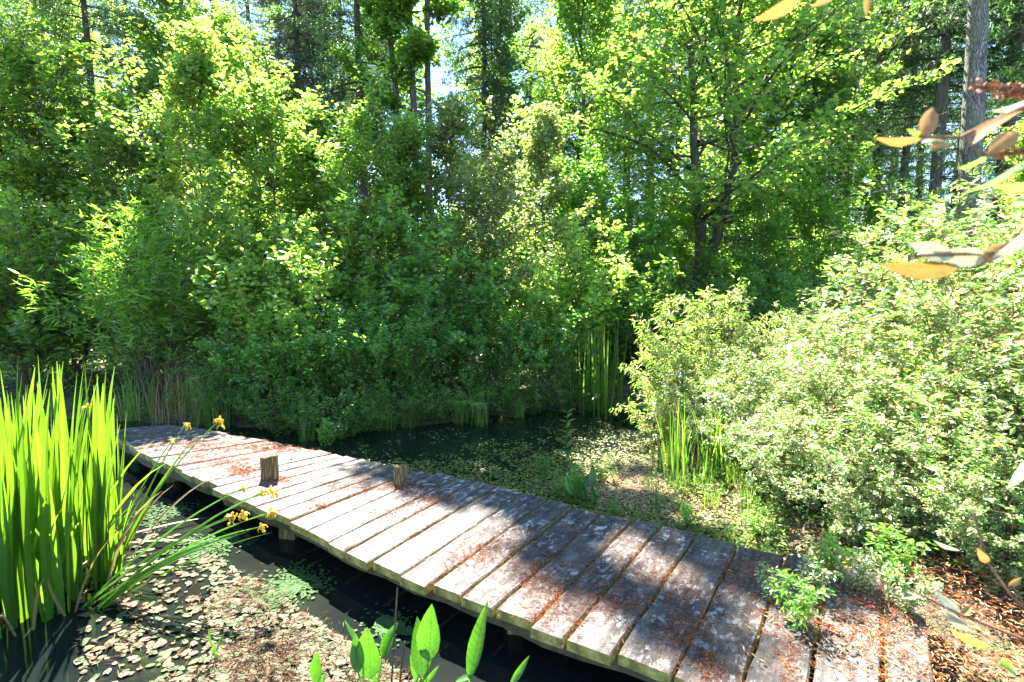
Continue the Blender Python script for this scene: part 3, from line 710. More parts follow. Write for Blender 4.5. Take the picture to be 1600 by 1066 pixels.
# saplings on the far bank
sg = [
 (215, 8.6, .9, P_sap, 'hazel sapling rising behind the narrow-leaved willow shrub', 'alder'),
 (90, 9.0, 1.05, P_sap, 'broad sapling behind the iris clump at the left', 'maple'),
 (-40, 8.8, 1.0, P_sap2, 'sapling at the extreme left of the far bank', None),
 (330, 8.3, .95, P_sap2, 'upright hazel sapling directly right of the willow shrub', None),
 (420, 8.6, .95, P_sap, 'hazel sapling above the far end of the boardwalk', 'alder'),
 (500, 9.2, .8, P_sap2, 'hazel sapling left of the bright central saplings', 'maple'),
 (575, 8.2, .82, P_sap, 'bright green sapling in the middle of the far bank', 'alder'),
 (640, 9.0, .74, P_sap2, 'bright sapling below the tall slim dark crown', 'alder'),
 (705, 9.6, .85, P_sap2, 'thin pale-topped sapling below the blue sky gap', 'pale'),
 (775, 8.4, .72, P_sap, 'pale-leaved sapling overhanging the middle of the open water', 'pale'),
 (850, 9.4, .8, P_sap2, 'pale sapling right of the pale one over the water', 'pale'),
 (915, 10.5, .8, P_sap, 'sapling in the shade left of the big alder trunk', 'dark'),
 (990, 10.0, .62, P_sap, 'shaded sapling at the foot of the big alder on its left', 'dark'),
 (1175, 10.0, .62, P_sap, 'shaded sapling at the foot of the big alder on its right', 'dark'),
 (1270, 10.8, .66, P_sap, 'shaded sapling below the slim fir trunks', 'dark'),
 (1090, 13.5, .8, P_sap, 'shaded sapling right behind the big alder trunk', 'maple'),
 (1360, 12.5, .62, P_sap2, 'sapling in front of the slim fir trunks at right', 'maple'),
 (1450, 13.5, .6, P_sap, 'sapling between the two thick trunks above the right bush', 'hazel'),
 (1590, 9.5, .75, P_sap2, 'sapling at the right edge beyond the big bush', 'hazel'),
]
for px, Y, sc, pr, lab, mt in sg:
    put(pr, 'sapling', lab, 'sapling', px, Y, sc, swap={'crown': mt} if mt else None)
# shrubs on the far bank
put(P_willow, 'willow_shrub', 'narrow-leaved willow shrub with bare lower stems at the boardwalk end', 'shrub', 245, 6.95, 1.0)
sh = [
 (40, 7.6, 1.0, P_hazel, 'leafy shrub behind the tips of the iris clump', 'maple'),
 (110, 8.2, 1.0, P_hazel, 'leafy shrub between the iris clump and the willow shrub', None),
 (-50, 7.4, .95, P_hazel, 'leafy shrub at the far left edge', None),
 (375, 7.5, .92, P_hazel, 'shrub just right of the willow shrub above the boardwalk end', None),
 (450, 7.0, .90, P_hazel, 'rounded green shrub on the bank above the taller post end', None),
 (545, 7.5, 1.0, P_hazel, 'broad shrub on the bank left of the low waterside bushes', 'maple'),
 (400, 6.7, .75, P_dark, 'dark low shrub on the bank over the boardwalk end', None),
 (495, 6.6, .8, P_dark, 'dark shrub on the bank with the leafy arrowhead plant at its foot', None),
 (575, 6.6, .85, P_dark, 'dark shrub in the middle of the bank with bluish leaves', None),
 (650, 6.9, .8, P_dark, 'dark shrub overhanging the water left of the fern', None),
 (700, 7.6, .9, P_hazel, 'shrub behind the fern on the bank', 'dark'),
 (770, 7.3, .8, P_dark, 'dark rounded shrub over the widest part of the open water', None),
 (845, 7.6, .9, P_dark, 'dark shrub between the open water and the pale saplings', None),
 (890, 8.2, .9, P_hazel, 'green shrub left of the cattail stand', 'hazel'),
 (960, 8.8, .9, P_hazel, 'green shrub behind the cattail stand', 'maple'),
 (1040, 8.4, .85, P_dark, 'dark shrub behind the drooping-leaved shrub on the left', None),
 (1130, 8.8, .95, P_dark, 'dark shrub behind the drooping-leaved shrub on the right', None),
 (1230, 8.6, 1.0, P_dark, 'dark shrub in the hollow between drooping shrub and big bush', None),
 (1030, 11.0, 1.0, P_hazel, 'shaded shrub below the big alder on the left', 'maple'),
 (1150, 11.6, 1.0, P_hazel, 'shaded shrub below the big alder on the right', 'dark'),
 (1240, 12.0, 1.0, P_hazel, 'shaded shrub in front of the far slim trunks', 'maple'),
 (1330, 11.0, .9, P_hazel, 'shrub rising behind the crest of the big bush', 'hazel'),
 (1420, 10.5, .9, P_hazel, 'shrub behind the big bush below the dark fir trunk', 'maple'),
]
for px, Y, sc, pr, lab, mt in sh:
    put(pr, 'shrub', lab, 'shrub', px, Y, sc, swap={'foliage': mt} if mt else None)
for i, px in enumerate([430, 520, 600, 680, 760, 830, 900, 960, 1020, 1090, 1160, 1230, 330, 240]):
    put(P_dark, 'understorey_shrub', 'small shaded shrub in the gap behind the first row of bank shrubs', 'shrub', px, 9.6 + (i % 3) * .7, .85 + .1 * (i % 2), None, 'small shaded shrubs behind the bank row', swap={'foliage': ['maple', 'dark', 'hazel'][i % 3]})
ug = 'undergrowth shrubs deep in the wood'
for i in range(80):
    Y = 11.5 + 26 * ((i * .618) % 1); px = -150 + 1950 * ((i * .4142 + .13) % 1)
    put([P_hazel, P_dark, P_sap][i % 3], 'undergrowth_shrub', 'shaded undergrowth shrub among the tree trunks deep in the wood', 'shrub', px, Y, [1.1, 1.4, .7][i % 3] * random.uniform(.85, 1.2) * (1 + max(0, Y - 16) * .035), None, ug, swap={('crown' if i % 3 == 2 else 'foliage'): 'dark' if px > 850 else 'maple'})  # right of centre, a darker leaf colour deepens the wood's shade
# low bank plants
lowg = 'low leafy plants along the far water edge'
for px, py in [(455, 676), (520, 684), (560, 676), (600, 672), (645, 668), (690, 662), (735, 655), (790, 652), (835, 648), (880, 645), (330, 664), (380, 668), (420, 678), (300, 652)]:
    p = un(px, py, 0.05)
    plant(P_low, 'bank_plant', 'low dark leafy plant leaning over the far water edge', 'plant', p.x, p.y + .25, gh(p.x, p.y + .25), random.uniform(0, 6), random.uniform(.6, 1.0), lowg)

# ------------------------------------------------------------ right bushes
plant(P_droop, 'drooping_shrub', 'rounded shrub with drooping narrow leaves beside the cattail stand', 'shrub', 2.15, 6.0, gh(2.1, 6.0) - .05, .4, 1.0, swap={'foliage': 'pale'})
plant(P_droop, 'drooping_shrub', 'smaller drooping-leaved shrub tucked behind the grass tuft', 'shrub', 1.75, 5.6, gh(1.7, 5.5) - .05, 2.4, .72, swap={'foliage': 'pale'})
rb = [
 (3.35, 2.75, .7, P_bush, 'waist-high glossy bush filling the lower right of the thicket'),
 (2.9, 3.25, .6, P_bushB, 'low dense glossy bush at the foot of the thicket facing the planks'),
 (3.7, 1.95, .5, P_bushB, 'low glossy bush at the very lower right edge'),
 (2.45, 2.62, .30, P_bush, 'ankle-high glossy twigs at the far corner of the last planks'),
 (2.95, 2.2, .42, P_bushB, 'small glossy bush in the litter nearest the lower right corner'),
 (2.5, 4.0, .5, P_bush, 'knee-high glossy bush between the small bush and the thicket'),
 (2.75, 2.95, .5, P_bush, 'knee-high glossy bush just behind the corner of the last plank'),
 (2.1, 3.2, .34, P_bushB, 'tuft of glossy twigs touching the far plank edge'),
 (2.1, 4.15, .38, P_bushB, 'small glossy bush right beside the tall grass tuft'),
 (3.3, 2.3, .55, P_bush, 'low glossy bush rooted in the litter at the lower right'),
 (2.0, 5.0, .6, P_bushB, 'glossy bush behind the tall grass tuft'),
 (2.45, 3.05, .42, P_bushB, 'low glossy bush touching the far plank ends in front'),
 (3.05, 2.6, .55, P_bushB, 'low glossy bush at the corner beyond the last plank'),
 (3.9, 2.5, .8, P_bush, 'glossy bush leaning in at the right edge in front'),
 (2.2, 4.5, .62, P_bushB, 'glossy bush behind the small one by the grass tuft'),
 (3.1, 3.6, .72, P_bush, 'dense glossy bush in the middle of the right-hand thicket'),
 (3.55, 4.1, 1.05, P_bush, 'tallest pale glossy bush beside the right end of the boardwalk'),
 (2.75, 4.6, .78, P_bushB, 'pale glossy bush at the left end of the right-hand thicket'),
 (3.0, 5.6, .62, P_bush, 'glossy bush at the back left of the right-hand thicket'),
 (4.6, 5.2, 1.2, P_bush, 'glossy bush at the back right of the thicket below the pale trunk'),
 (2.75, 3.45, .72, P_bushB, 'low glossy bush spreading over the far edge of the boardwalk'),
 (3.5, 2.9, .85, P_bushB, 'glossy bush at the right edge beyond the last planks'),
 (4.9, 3.9, 1.2, P_bush, 'glossy bush at the right edge behind the hanging tan leaves'),
 (2.0, 3.75, .45, P_bushB, 'small glossy bush between the grass tuft and the planks'),
 (4.4, 6.4, .9, P_bush, 'glossy bush hidden at the rear of the thicket'),
]
V_, F_ = leaf_geo(np.zeros((1, 3)), np.array([[1., 0, 0]]), np.array([[0, 0, 1.]]), np.ones(1), .46, 6, .25, .15)
bush_leaf = [build_mesh('leaf', V_ * [1, k_, 1], F_, M['bush']) for k_ in (.85, 1.0, 1.15)]
for i, (x, y, sc, pr, lab) in enumerate(rb):
    bo = plant(pr, 'glossy_bush', lab, 'bush', x, y, gh(x, y) - .03, i * 1.7, sc)
    if y < 3.5:                                              # the largest leaves facing the boardwalk, one by one
        fol = pr[1][1]; nv = len(fol.vertices) // 4; co = np.empty(len(fol.vertices) * 3, np.float32); fol.vertices.foreach_get('co', co); co = co.reshape(-1, 3)[::4]
        ca, sa = math.cos(-i * 1.7), math.sin(-i * 1.7); tx, ty = -x, -y; n_ = math.hypot(tx, ty); lx, ly = (tx * ca - ty * sa) / n_, (tx * sa + ty * ca) / n_
        sco = co[:, 0] * lx + co[:, 1] * ly + co[:, 2] * .6; pick = np.argsort(-sco)[:2500]
        for k_ in rng.choice(pick, 32, replace=False):
            c = co[k_]; link('leaf', bush_leaf[int(k_) % 3], bo, (c[0] + .03 * lx, c[1] + .03 * ly, c[2] + .01), (rng.normal(0, .35), rng.normal(-.1, .4), rng.uniform(0, 6.28)), rng.uniform(.045, .07) / sc)

# ------------------------------------------------------------ irises
iris_me = []
for i in range(14):
    V, F = ribbon(1.0, .036 if i % 3 else .027, random.uniform(.02, .28) if i < 11 else random.uniform(.5, .9), random.uniform(-.8, .8), 8, .3, .42)
    iris_me.append(build_mesh('iris_blade', V, F, M['iris'], smooth=False))
clump = thing('iris_clump', 'tall dense clump of yellow flag iris blades at the left edge', 'iris', (-2.74, 2.82, -.02))
r2 = np.random.default_rng(21)
for i in range(275):
    a = r2.uniform(0, 6.28); rr = math.sqrt(r2.uniform(0, 1))
    x = .62 * rr * math.cos(a); y = .58 * rr * math.sin(a)
    x -= .12
    h = r2.uniform(.85, 1.42) * (1 - .12 * rr)
    face = math.atan2(y, x + .1) + r2.normal(0, .7)
    o = link('blade', iris_me[r2.integers(0, 11)], clump, (x, y, 0), (r2.normal(0, .035) - .04 * math.sin(a) * rr, r2.normal(0, .035) + .05 * math.cos(a) * rr, face), (h, h * 1.15, h))
for i in range(16):
    a = r2.uniform(-1.6, .9); o = link('blade', iris_me[11 + i % 3], clump, (.35 * math.cos(a), .35 * math.sin(a), 0), (r2.normal(0, .1), r2.normal(0.1, .1), a), (r2.uniform(.5, .9),) * 3)

for i in range(14):                                      # withered outer blades
    a = r2.uniform(-2.2, 1.2); o = link('blade', iris_me[11 + i % 3], clump, (.5 * math.cos(a), .5 * math.sin(a), 0), (r2.normal(0, .15), r2.normal(.25, .15), a), (r2.uniform(.35, .75),) * 3)
    o.material_slots[0].link = 'OBJECT'; o.material_slots[0].material = M['straw']

def petal_flower(rg):
    """a drooping three-petalled iris flower with small upright standards"""
    pos = []; ax = []; nn = []; sz = []
    for k in range(3):
        a = k * 2.094 + rg.uniform(-.3, .3)
        pos.append((0, 0, 0)); ax.append((math.cos(a), math.sin(a), -.55)); nn.append((math.cos(a) * .5, math.sin(a) * .5, 1)); sz.append(.048)
        pos.append((.028 * math.cos(a), .028 * math.sin(a), -.014)); ax.append((math.cos(a) * .3, math.sin(a) * .3, -1)); nn.append((math.cos(a), math.sin(a), .2)); sz.append(.034)
        b = a + 1.0
        pos.append((0, 0, 0)); ax.append((math.cos(b) * .3, math.sin(b) * .3, 1)); nn.append((math.cos(b), math.sin(b), 0)); sz.append(.028)
    return leaf_geo(np.array(pos, float), np.array(ax, float), np.array(nn, float), np.array(sz), .75, 6)
fl_me = [build_mesh('flower', *petal_flower(r2), M['petal']) for _ in range(4)]
def stalk_mesh(P, r0, r1, mat, sides=5): return build_mesh('stalk', *tubes(np.array(P, float)[None], r0, r1, sides), mat, smooth=True)
def curve(p0, p1, sag, n=8):
    p0 = Vector(p0); p1 = Vector(p1)
    return [tuple(p0.lerp(p1, t) + Vector((0, 0, sag * 4 * t * (1 - t)))) for t in [i / (n - 1) for i in range(n)]]
def blade_between(parent, p0, p1, w, sag, mat, up=(0, 0, 1)):
    """strap leaf lying from p0 to p1"""
    C = [Vector(c) for c in curve(p0, p1, sag, 9)]; V = []; F = []
    for i, c in enumerate(C):
        t = i / 8; d = (C[min(i + 1, 8)] - C[max(i - 1, 0)]).normalized(); sdv = d.cross(Vector(up)).normalized(); nv = sdv.cross(d)
        ww = w * (1 if t < .55 else max(.03, (1 - t) / .45) ** .8)
        V += [c - sdv * ww / 2 + nv * ww * .2, c.copy(), c + sdv * ww / 2 + nv * ww * .2]
        if i:
            b = (i - 1) * 3; F += [(b, b + 1, b + 4, b + 3), (b + 1, b + 2, b + 5, b + 4)]
    o0 = parent.location
    V = np.array([tuple(v - o0) for v in V])
    return link('blade', build_mesh('blade', V, F, mat), parent)
def iris_stems(label, base, tips, blades):
    t = thing('leaning_iris', label, 'iris', base)
    B = Vector(base)
    for (px, py, Y, nf) in tips:
        tip = pt(px, py, Y)
        b0 = B + Vector((random.uniform(-.06, .06), random.uniform(-.05, .05), 0))
        C = curve(b0, tip, .06)
        o = link('flower_stem', stalk_mesh([tuple(Vector(c) - B) for c in C], .0065, .003, M['green_leaf']), t)
        for j in range(nf):
            off = Vector((random.uniform(-.03, .03), random.uniform(-.03, .03), random.uniform(-.035, .025))) if j else Vector((0, 0, .005))
            link('flower', fl_me[random.randrange(4)], t, tip - B + off, (random.uniform(-.5, .5), random.uniform(-.5, .5), random.uniform(0, 6)), random.uniform(.5, .75))
    for (px, py, Y, w) in blades:
        blade_between(t, B + Vector((random.uniform(-.08, .08), random.uniform(-.06, .06), 0)), pt(px, py, Y), w, .05, M['iris'], (random.uniform(-.5, .5), -.6, 1))
    return t
iris_stems('iris stems leaning across the far planks with three yellow flowers', tuple(un(165, 905, 0)),
           [(341, 658, 3.35, 4), (289, 664, 3.3, 2), (268, 690, 3.25, 1), (145, 632, 3.1, 2), (158, 700, 3.0, 1)],
           [(305, 682, 3.3, .026), (196, 672, 3.2, .022), (232, 765, 3.0, .018), (219, 762, 3.0, .02), (188, 724, 3.1, .02), (262, 748, 3.1, .015), (200, 800, 2.9, .02), (210, 770, 3.0, .02)])
iris_stems('iris stems leaning low over the water with a spray of yellow flowers', tuple(un(150, 945, 0)),
           [(362, 806, 2.75, 3), (380, 803, 2.75, 3), (422, 765, 2.75, 3), (424, 800, 2.78, 3), (408, 770, 2.8, 2), (380, 763, 2.8, 1), (409, 823, 2.75, 1)],
           [(366, 840, 2.7, .026), (385, 832, 2.72, .02), (368, 838, 2.65, .024), (345, 850, 2.6, .022), (390, 830, 2.7, .014), (425, 832, 2.8, .012)])
for j, (a, b) in enumerate([((205, 835), (330, 808)), ((195, 890), (300, 872)), ((190, 850), (320, 845)), ((175, 905), (290, 885))]):
    pa, pb = un(a[0], a[1], .03), un(b[0], b[1], .02)
    o = thing('fallen_blade', ['longest pale iris blade fallen on the water by the clump', 'fallen iris blade nearest the boardwalk shadow', 'straw-coloured iris blade floating below the piling', 'dull fallen iris blade floating beside the clump foot'][j], 'leaf', tuple(pa))
    blade_between(o, pa, pb, .022, .01, M['straw'], (0, 0, 1))

# reeds and grass clumps
def grass_mesh(rg, n, h, rad, w, lean, mat, seg=5):
    parts = []
    for i in range(n):
        a = rg.uniform(0, 6.28); rr = rad * math.sqrt(rg.uniform(0, 1)); hh = h * rg.uniform(.55, 1.1)
        V, F = ribbon(hh, w, lean * rg.uniform(.2, 1.6), rg.uniform(-1, 1), seg, .2, .6)
        b = rg.uniform(0, 6.28); c, s_ = math.cos(b), math.sin(b)
        Rm = np.array([[c, -s_, 0], [s_, c, 0], [0, 0, 1]])
        tl_ = rg.normal(0, .08, 2); V = V @ Rm.T; V[:, 0] += tl_[0] * V[:, 2] + rr * math.cos(a); V[:, 1] += tl_[1] * V[:, 2] + rr * math.sin(a)
        parts.append((V, F))
    V, F = cat(parts)
    return build_mesh('blades', V, F, mat)
reed_me = [build_mesh('reed_blade', *ribbon(1.0, .022, random.uniform(.0, .2), random.uniform(-1, 1), 6, .2, .5), M['iris']) for _ in range(6)]
reed = thing('cattail_stand', 'stand of tall green cattail blades at the far right of the open water', 'reeds', (1.05, 7.0, 0))
for i in range(80):
    h = r2.uniform(.75, 1.25); x = r2.normal(0, .2); y = r2.normal(0, .2)
    link('blade', reed_me[i % 6], reed, (x, y, -.02), (r2.normal(0, .05), r2.normal(0, .06), r2.uniform(0, 6.28)), h)
G_tuft = grass_mesh(r2, 60, .55, .14, .008, .5, M['grass']); G_short = grass_mesh(r2, 40, .28, .10, .006, .6, M['grass']); G_dry = grass_mesh(r2, 110, .9, .28, .007, .9, M['straw'])
G_few = grass_mesh(r2, 7, .3, .04, .009, .4, M['grass'])
def tuft(me, label, p, sc=1.0, group=None, name='grass_tuft'):
    return tag(link(name, me, None, p, (0, 0, random.uniform(0, 6)), sc), label, 'grass', group)
def gpt(px, py, z=.05):
    p = un(px, py, z); p.z = max(0.0, gh(p.x, p.y)); return p
tuft(G_tuft, 'tall bright grass tuft in front of the drooping shrub', gpt(1075, 750), 1.35)
tuft(G_tuft, 'grass tuft right of the tall bright one against the big bush', gpt(1130, 745), 1.15)
tuft(G_tuft, 'grass tuft at the waterline left of the tall bright one', gpt(1040, 728), .8)
tuft(G_few, 'thin sprig of grass blades on the dry mat below the tall tuft', gpt(1024, 786), .95)
tuft(G_few, 'short grass sprig close to the planks on the mossy mat', gpt(1140, 838), .7)
for px, py, sc in [(1100, 770, .9), (1150, 770, .9), (1060, 765, .7), (1170, 800, .8), (1110, 790, .7), (1075, 800, .5), (1190, 780, .9), (1010, 755, .5)]:
    tuft(G_short, 'short yellow-green grass tuft on the bank before the big bush', gpt(px, py), sc, 'short tufts on the right bank')
tuft(G_dry, 'tall dry straw grass at the foot of the willow shrub', gpt(275, 655), 1.0)
tuft(G_tuft, 'green grass leaning over the boardwalk end left of the willow shrub', gpt(215, 650), 1.3)
tuft(G_tuft, 'green grass at the right foot of the willow shrub', gpt(322, 660), 1.3)
for px, py, sc in [(720, 662, .7), (748, 664, .8), (603, 672, .8), (640, 668, .6), (480, 688, .6), (810, 652, .6), (345, 668, .9)]:
    tuft(G_tuft, 'green grass tuft hanging over the far water edge', gpt(px, py, 0), sc, 'grass tufts along the far water edge')

# ------------------------------------------------------------ single waterside plants
def big_leaf(L, w, curl=.2):
    """broad pointed leaf along +Z with midrib, 8 stations"""
    V = []; F = []; st = [0, .12, .28, .45, .62, .78, .9, 1.0]; wd = [.04, .55, .92, 1.0, .86, .58, .28, .0]
    for i, (t, q_) in enumerate(zip(st, wd)):
        x = curl * L * t * t; wv_ = .03 * w * math.sin(i * 2.3)
        V += [(x - .16 * w * q_ + wv_, -w / 2 * q_, L * t), (x + .16 * w * q_, 0, L * t), (x - .16 * w * q_ - wv_, w / 2 * q_, L * t)]
        if i:
            b = (i - 1) * 3; F += [(b, b + 1, b + 4, b + 3), (b + 1, b + 2, b + 5, b + 4)]
    return np.array(V), np.array(F)
BL = [build_mesh('leaf', *big_leaf(1.0, w, c), M['plantain'], smooth=True) for w, c in ((.42, .1), (.36, .25), (.5, .05), (.2, .15))]
def arrow_plant(label, px, Y, leaves, name='arrowhead_plant', mat=None):
    """leaves: (tip px, tip py, base px, base py, mesh index, facing)"""
    b = pt(px, 1120, Y); base = Vector((b.x, b.y, 0.0))
    t = thing(name, label, 'plant', base)
    for (tx, ty, bx, by, mi, fz) in leaves:
        yy = Y + random.uniform(-.05, .05)
        tip = pt(tx, ty, yy); bs = pt(bx, by, yy); d = tip - bs
        q_ = d.to_track_quat('Z', 'Y').to_euler() if False else Vector((0, 0, 1)).rotation_difference(d.normalized())
        m4 = q_.to_matrix().to_4x4() @ Matrix.Rotation(fz, 4, 'Z')
        o = link('leaf', BL[mi], t); o.matrix_local = Matrix.Translation(bs - base) @ m4 @ Matrix.Scale(d.length, 4)
        link('leaf_stalk', stalk_mesh([tuple(Vector(c) - base) for c in curve(base + Vector((random.uniform(-.03, .03), 0, -.02)), bs, .0, 5)], .004, .003, M['green_leaf']), t)
    return t
arrow_plant('foreground arrowhead plant with one large upright leaf right of the brown stick', 665, 1.95,
            [(672, 948, 669, 1034, 0, 1.4), (655, 975, 660, 1058, 1, 1.9), (637, 1028, 656, 1072, 3, 1.2), (686, 1043, 660, 1072, 3, 1.6), (650, 1060, 640, 1085, 1, 1.0)])
arrow_plant('foreground arrowhead plant with bent leaves left of the brown stick', 570, 1.95,
            [(534, 972, 566, 1012, 0, .5), (572, 982, 578, 1062, 2, 1.5), (556, 995, 560, 1052, 1, 2.0), (611, 976, 597, 1030, 1, .9), (576, 1040, 592, 1075, 3, 1.4)])
arrow_plant('small leaf pair poking up at the bottom edge left of the arrowheads', 500, 1.9, [(493, 1020, 496, 1070, 0, 1.3), (508, 1050, 500, 1080, 3, 1.2)])
arrow_plant('single narrow upright leaf in front of the boardwalk shadow', 735, 1.85, [(755, 947, 733, 1062, 3, 1.2), (741, 1052, 712, 1066, 1, .2)])
arrow_plant('thin grass-like leaf at the bottom edge under the boardwalk', 795, 1.8, [(826, 1028, 797, 1072, 3, 1.3)])
arrow_plant('small seedling with narrow leaves on the sunlit floating leaves', 338, 2.3, [(322, 984, 333, 1012, 3, 1.2), (346, 990, 338, 1020, 3, .8), (330, 1005, 338, 1040, 3, 1.4)])
for (a, b, lab) in (((621, 918), (606, 1070), 'tall brown stick standing between the two arrowhead plants'), ((631, 1015), (614, 1064), 'short brown stick beside the tall brown stick')):
    p1 = pt(a[0], a[1], 1.98); p0 = pt(b[0], b[1] + 90, 2.0)
    o = link('stick', stalk_mesh([tuple(Vector(c) - p0) for c in curve(p0, p1, .0, 4)], .0048, .0035, M['stem'], 7), None, p0)
    tag(o, lab, 'stick')
# upright jewel plant with paired leaves
def pair_plant(label, px, py, topy, n, Ls, mat, name='paired_leaf_plant'):
    b = un(px, py, .02); H = (py - topy) / FPX * b.y * 1.02
    t = thing(name, label, 'plant', b)
    link('stem', stalk_mesh([(0, 0, 0), (.008, 0, H * .4), (.0, 0, H * .7), (-.003, 0, H)], .004, .002, M['green_leaf']), t)
    lm = build_mesh('leaf', *big_leaf(1.0, .38, .25), M[mat], smooth=True)
    for k in range(n):
        z = H * (.18 + .8 * k / (n - 1)); sc = Ls * (1 - .45 * k / n)
        for sgn in (0, 1):
            o = link('leaf', lm, t, (0, 0, z), (0, 0, 0), sc)
            o.rotation_euler = Euler((0, 1.15 - .25 * k / n, sgn * math.pi + (k % 2) * .9 + .2 + random.uniform(-.2, .2)))
    return t
pair_plant('upright plant with neat pairs of leaves rising from the mossy mat', 886, 740, 640, 11, .13, 'iris')
def herb(label, px, py, sc, group=None, mat=None):
    p = gpt(px, py); return plant(P_herb, 'leafy_herb', label, 'plant', p.x, p.y, p.z, random.uniform(0, 6), sc * .55, group, swap={'foliage': mat} if mat else None)
arrow_like = [(905, 775, 1.0, 'broad-leaved herb beyond the plank edge left of the dry mat'), (880, 770, .8, 'dark herb just left of the broad-leaved one'), (850, 735, .7, 'bushy herb below the water edge left of the paired-leaf plant'),
              (940, 745, .8, 'herb standing right of the paired-leaf plant'), (515, 688, 1.0, 'bright broad-leaved plant at the far water edge behind the shorter post'), (1075, 815, .5, 'herb on the moss close to the planks'),
              (1180, 835, .7, 'herb at the far corner where the big bush meets the planks'), (960, 800, .45, 'small herb on the moss against the planks')]
for px, py, sc, lab in arrow_like: herb(lab, px, py, sc)
lf = thing('broad_leaf_plant', 'small plant with two sunlit broad leaves touching the plank edge', 'plant', un(905, 795, .0))
for (dx, h, sc, a, m) in [(-.05, .12, .15, .3, 0), (.0, .1, .14, -.2, 2), (.1, .17, .15, .4, 0), (.02, .15, .13, 1.0, 1), (-.1, .14, .12, 2.0, 1), (.06, .05, .16, -.6, 3), (.13, .04, .17, .2, 3)]:
    link('leaf', BL[m], lf, (dx, random.uniform(-.04, .04), h), (random.uniform(-.5, .2), a * .4, 1.4 + random.uniform(-.6, .6)), sc)
    link('leaf_stalk', stalk_mesh([(dx * .5, 0, 0), (dx, 0, h)], .003, .002, M['green_leaf']), lf)
# fern-like plant on the bank
fe = thing('fern', 'pale green fern hanging over the far water edge in the middle', 'fern', gpt(735, 655, 0))
def frond(rg):
    t = np.linspace(0, 1, 16); P = np.stack([.5 * t, 0 * t, .35 * np.sin(t * 2.4)], -1)
    pos = np.repeat(P[1:], 2, 0); sgn = np.tile([1, -1], 15)
    ax = np.stack([np.full(30, .3), sgn * 1.0, np.full(30, -.2)], -1); sz = np.repeat(.13 * np.sin(t[1:] * 2.9 + .15).clip(.15), 2)
    return leaf_geo(pos, ax, np.tile([0, 0, 1.], (30, 1)), sz, .2, 2)
fm = build_mesh('frond', *frond(r2), M['hazel'])
for k in range(11): link('frond', fm, fe, (0, 0, 0), (0, random.uniform(-.3, .15), k * .57), random.uniform(.6, 1.0))

# ------------------------------------------------------------ floating leaves
def disc(rg, n=12, ell=.62, notch=True):
    V = [(0, 0, .0)]; F = []
    for k in range(n):
        a = 2 * math.pi * k / n; r = 1 + .06 * rg.normal()
        if k == 0 and notch: r = .45
        V.append((r * math.cos(a), r * ell * math.sin(a), .03 * rg.normal()))
    for k in range(n): F.append((0, 1 + k, 1 + (k + 1) % n))
    return np.array(V), np.array(F)
pad_me = [build_mesh('floating_leaf', *disc(r2, 12, r2.uniform(.5, .75), k % 2 == 0), M['pad']) for k in range(5)]
pad_dk = [build_mesh('floating_leaf', *disc(r2, 12, r2.uniform(.6, .9), k % 2 == 0), M['pad_shaded']) for k in range(4)]
lit, shade = [], []
tries = 0
def in_front(x, y):  # keep clear of the deck footprint
    s_ = np.hypot(NEAR[:, 0] - x, NEAR[:, 1] - y)
    return True
def deck_off(x, y):
    """signed distance of a point to the near edge; positive = camera side"""
    best = 1e9; sg_ = 1
    for a, b in zip(NEAR[:-1], NEAR[1:]):
        e = b - a; p = np.array([x, y]); t = np.clip(((p - a) @ e) / (e @ e), 0, 1); q_ = p - (a + t * e); d = np.hypot(*q_)
        if d < best: best = d; sg_ = -1 if (e[0] * q_[1] - e[1] * q_[0]) > 0 else 1
    return best * sg_
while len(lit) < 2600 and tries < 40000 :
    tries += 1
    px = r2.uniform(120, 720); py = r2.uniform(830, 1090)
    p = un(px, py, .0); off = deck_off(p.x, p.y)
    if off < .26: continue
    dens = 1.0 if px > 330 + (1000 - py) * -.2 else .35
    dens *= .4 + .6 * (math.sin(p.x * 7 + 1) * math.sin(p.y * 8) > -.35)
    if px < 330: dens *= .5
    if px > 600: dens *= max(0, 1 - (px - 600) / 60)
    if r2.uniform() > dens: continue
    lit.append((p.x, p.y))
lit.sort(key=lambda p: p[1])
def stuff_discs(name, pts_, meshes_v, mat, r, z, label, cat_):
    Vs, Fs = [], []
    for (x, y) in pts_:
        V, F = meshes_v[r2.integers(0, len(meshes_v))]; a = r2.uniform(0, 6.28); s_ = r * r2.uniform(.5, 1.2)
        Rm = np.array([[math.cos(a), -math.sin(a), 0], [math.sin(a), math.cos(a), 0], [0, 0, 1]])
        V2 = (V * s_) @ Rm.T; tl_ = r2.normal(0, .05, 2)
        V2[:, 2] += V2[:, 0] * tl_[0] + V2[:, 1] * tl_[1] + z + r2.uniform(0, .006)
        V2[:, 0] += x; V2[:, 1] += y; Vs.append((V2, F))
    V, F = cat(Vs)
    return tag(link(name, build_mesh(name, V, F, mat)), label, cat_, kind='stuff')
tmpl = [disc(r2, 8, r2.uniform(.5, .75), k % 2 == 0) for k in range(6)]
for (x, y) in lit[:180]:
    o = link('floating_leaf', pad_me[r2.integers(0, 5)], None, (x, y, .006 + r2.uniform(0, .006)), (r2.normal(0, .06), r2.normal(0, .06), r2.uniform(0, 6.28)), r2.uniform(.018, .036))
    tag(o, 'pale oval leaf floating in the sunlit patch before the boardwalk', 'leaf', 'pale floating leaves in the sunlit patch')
stuff_discs('floating_leaves', lit[180:], tmpl, M['pad'], .024, .005, 'mat of pale oval leaves floating on the sunlit water', 'leaves')
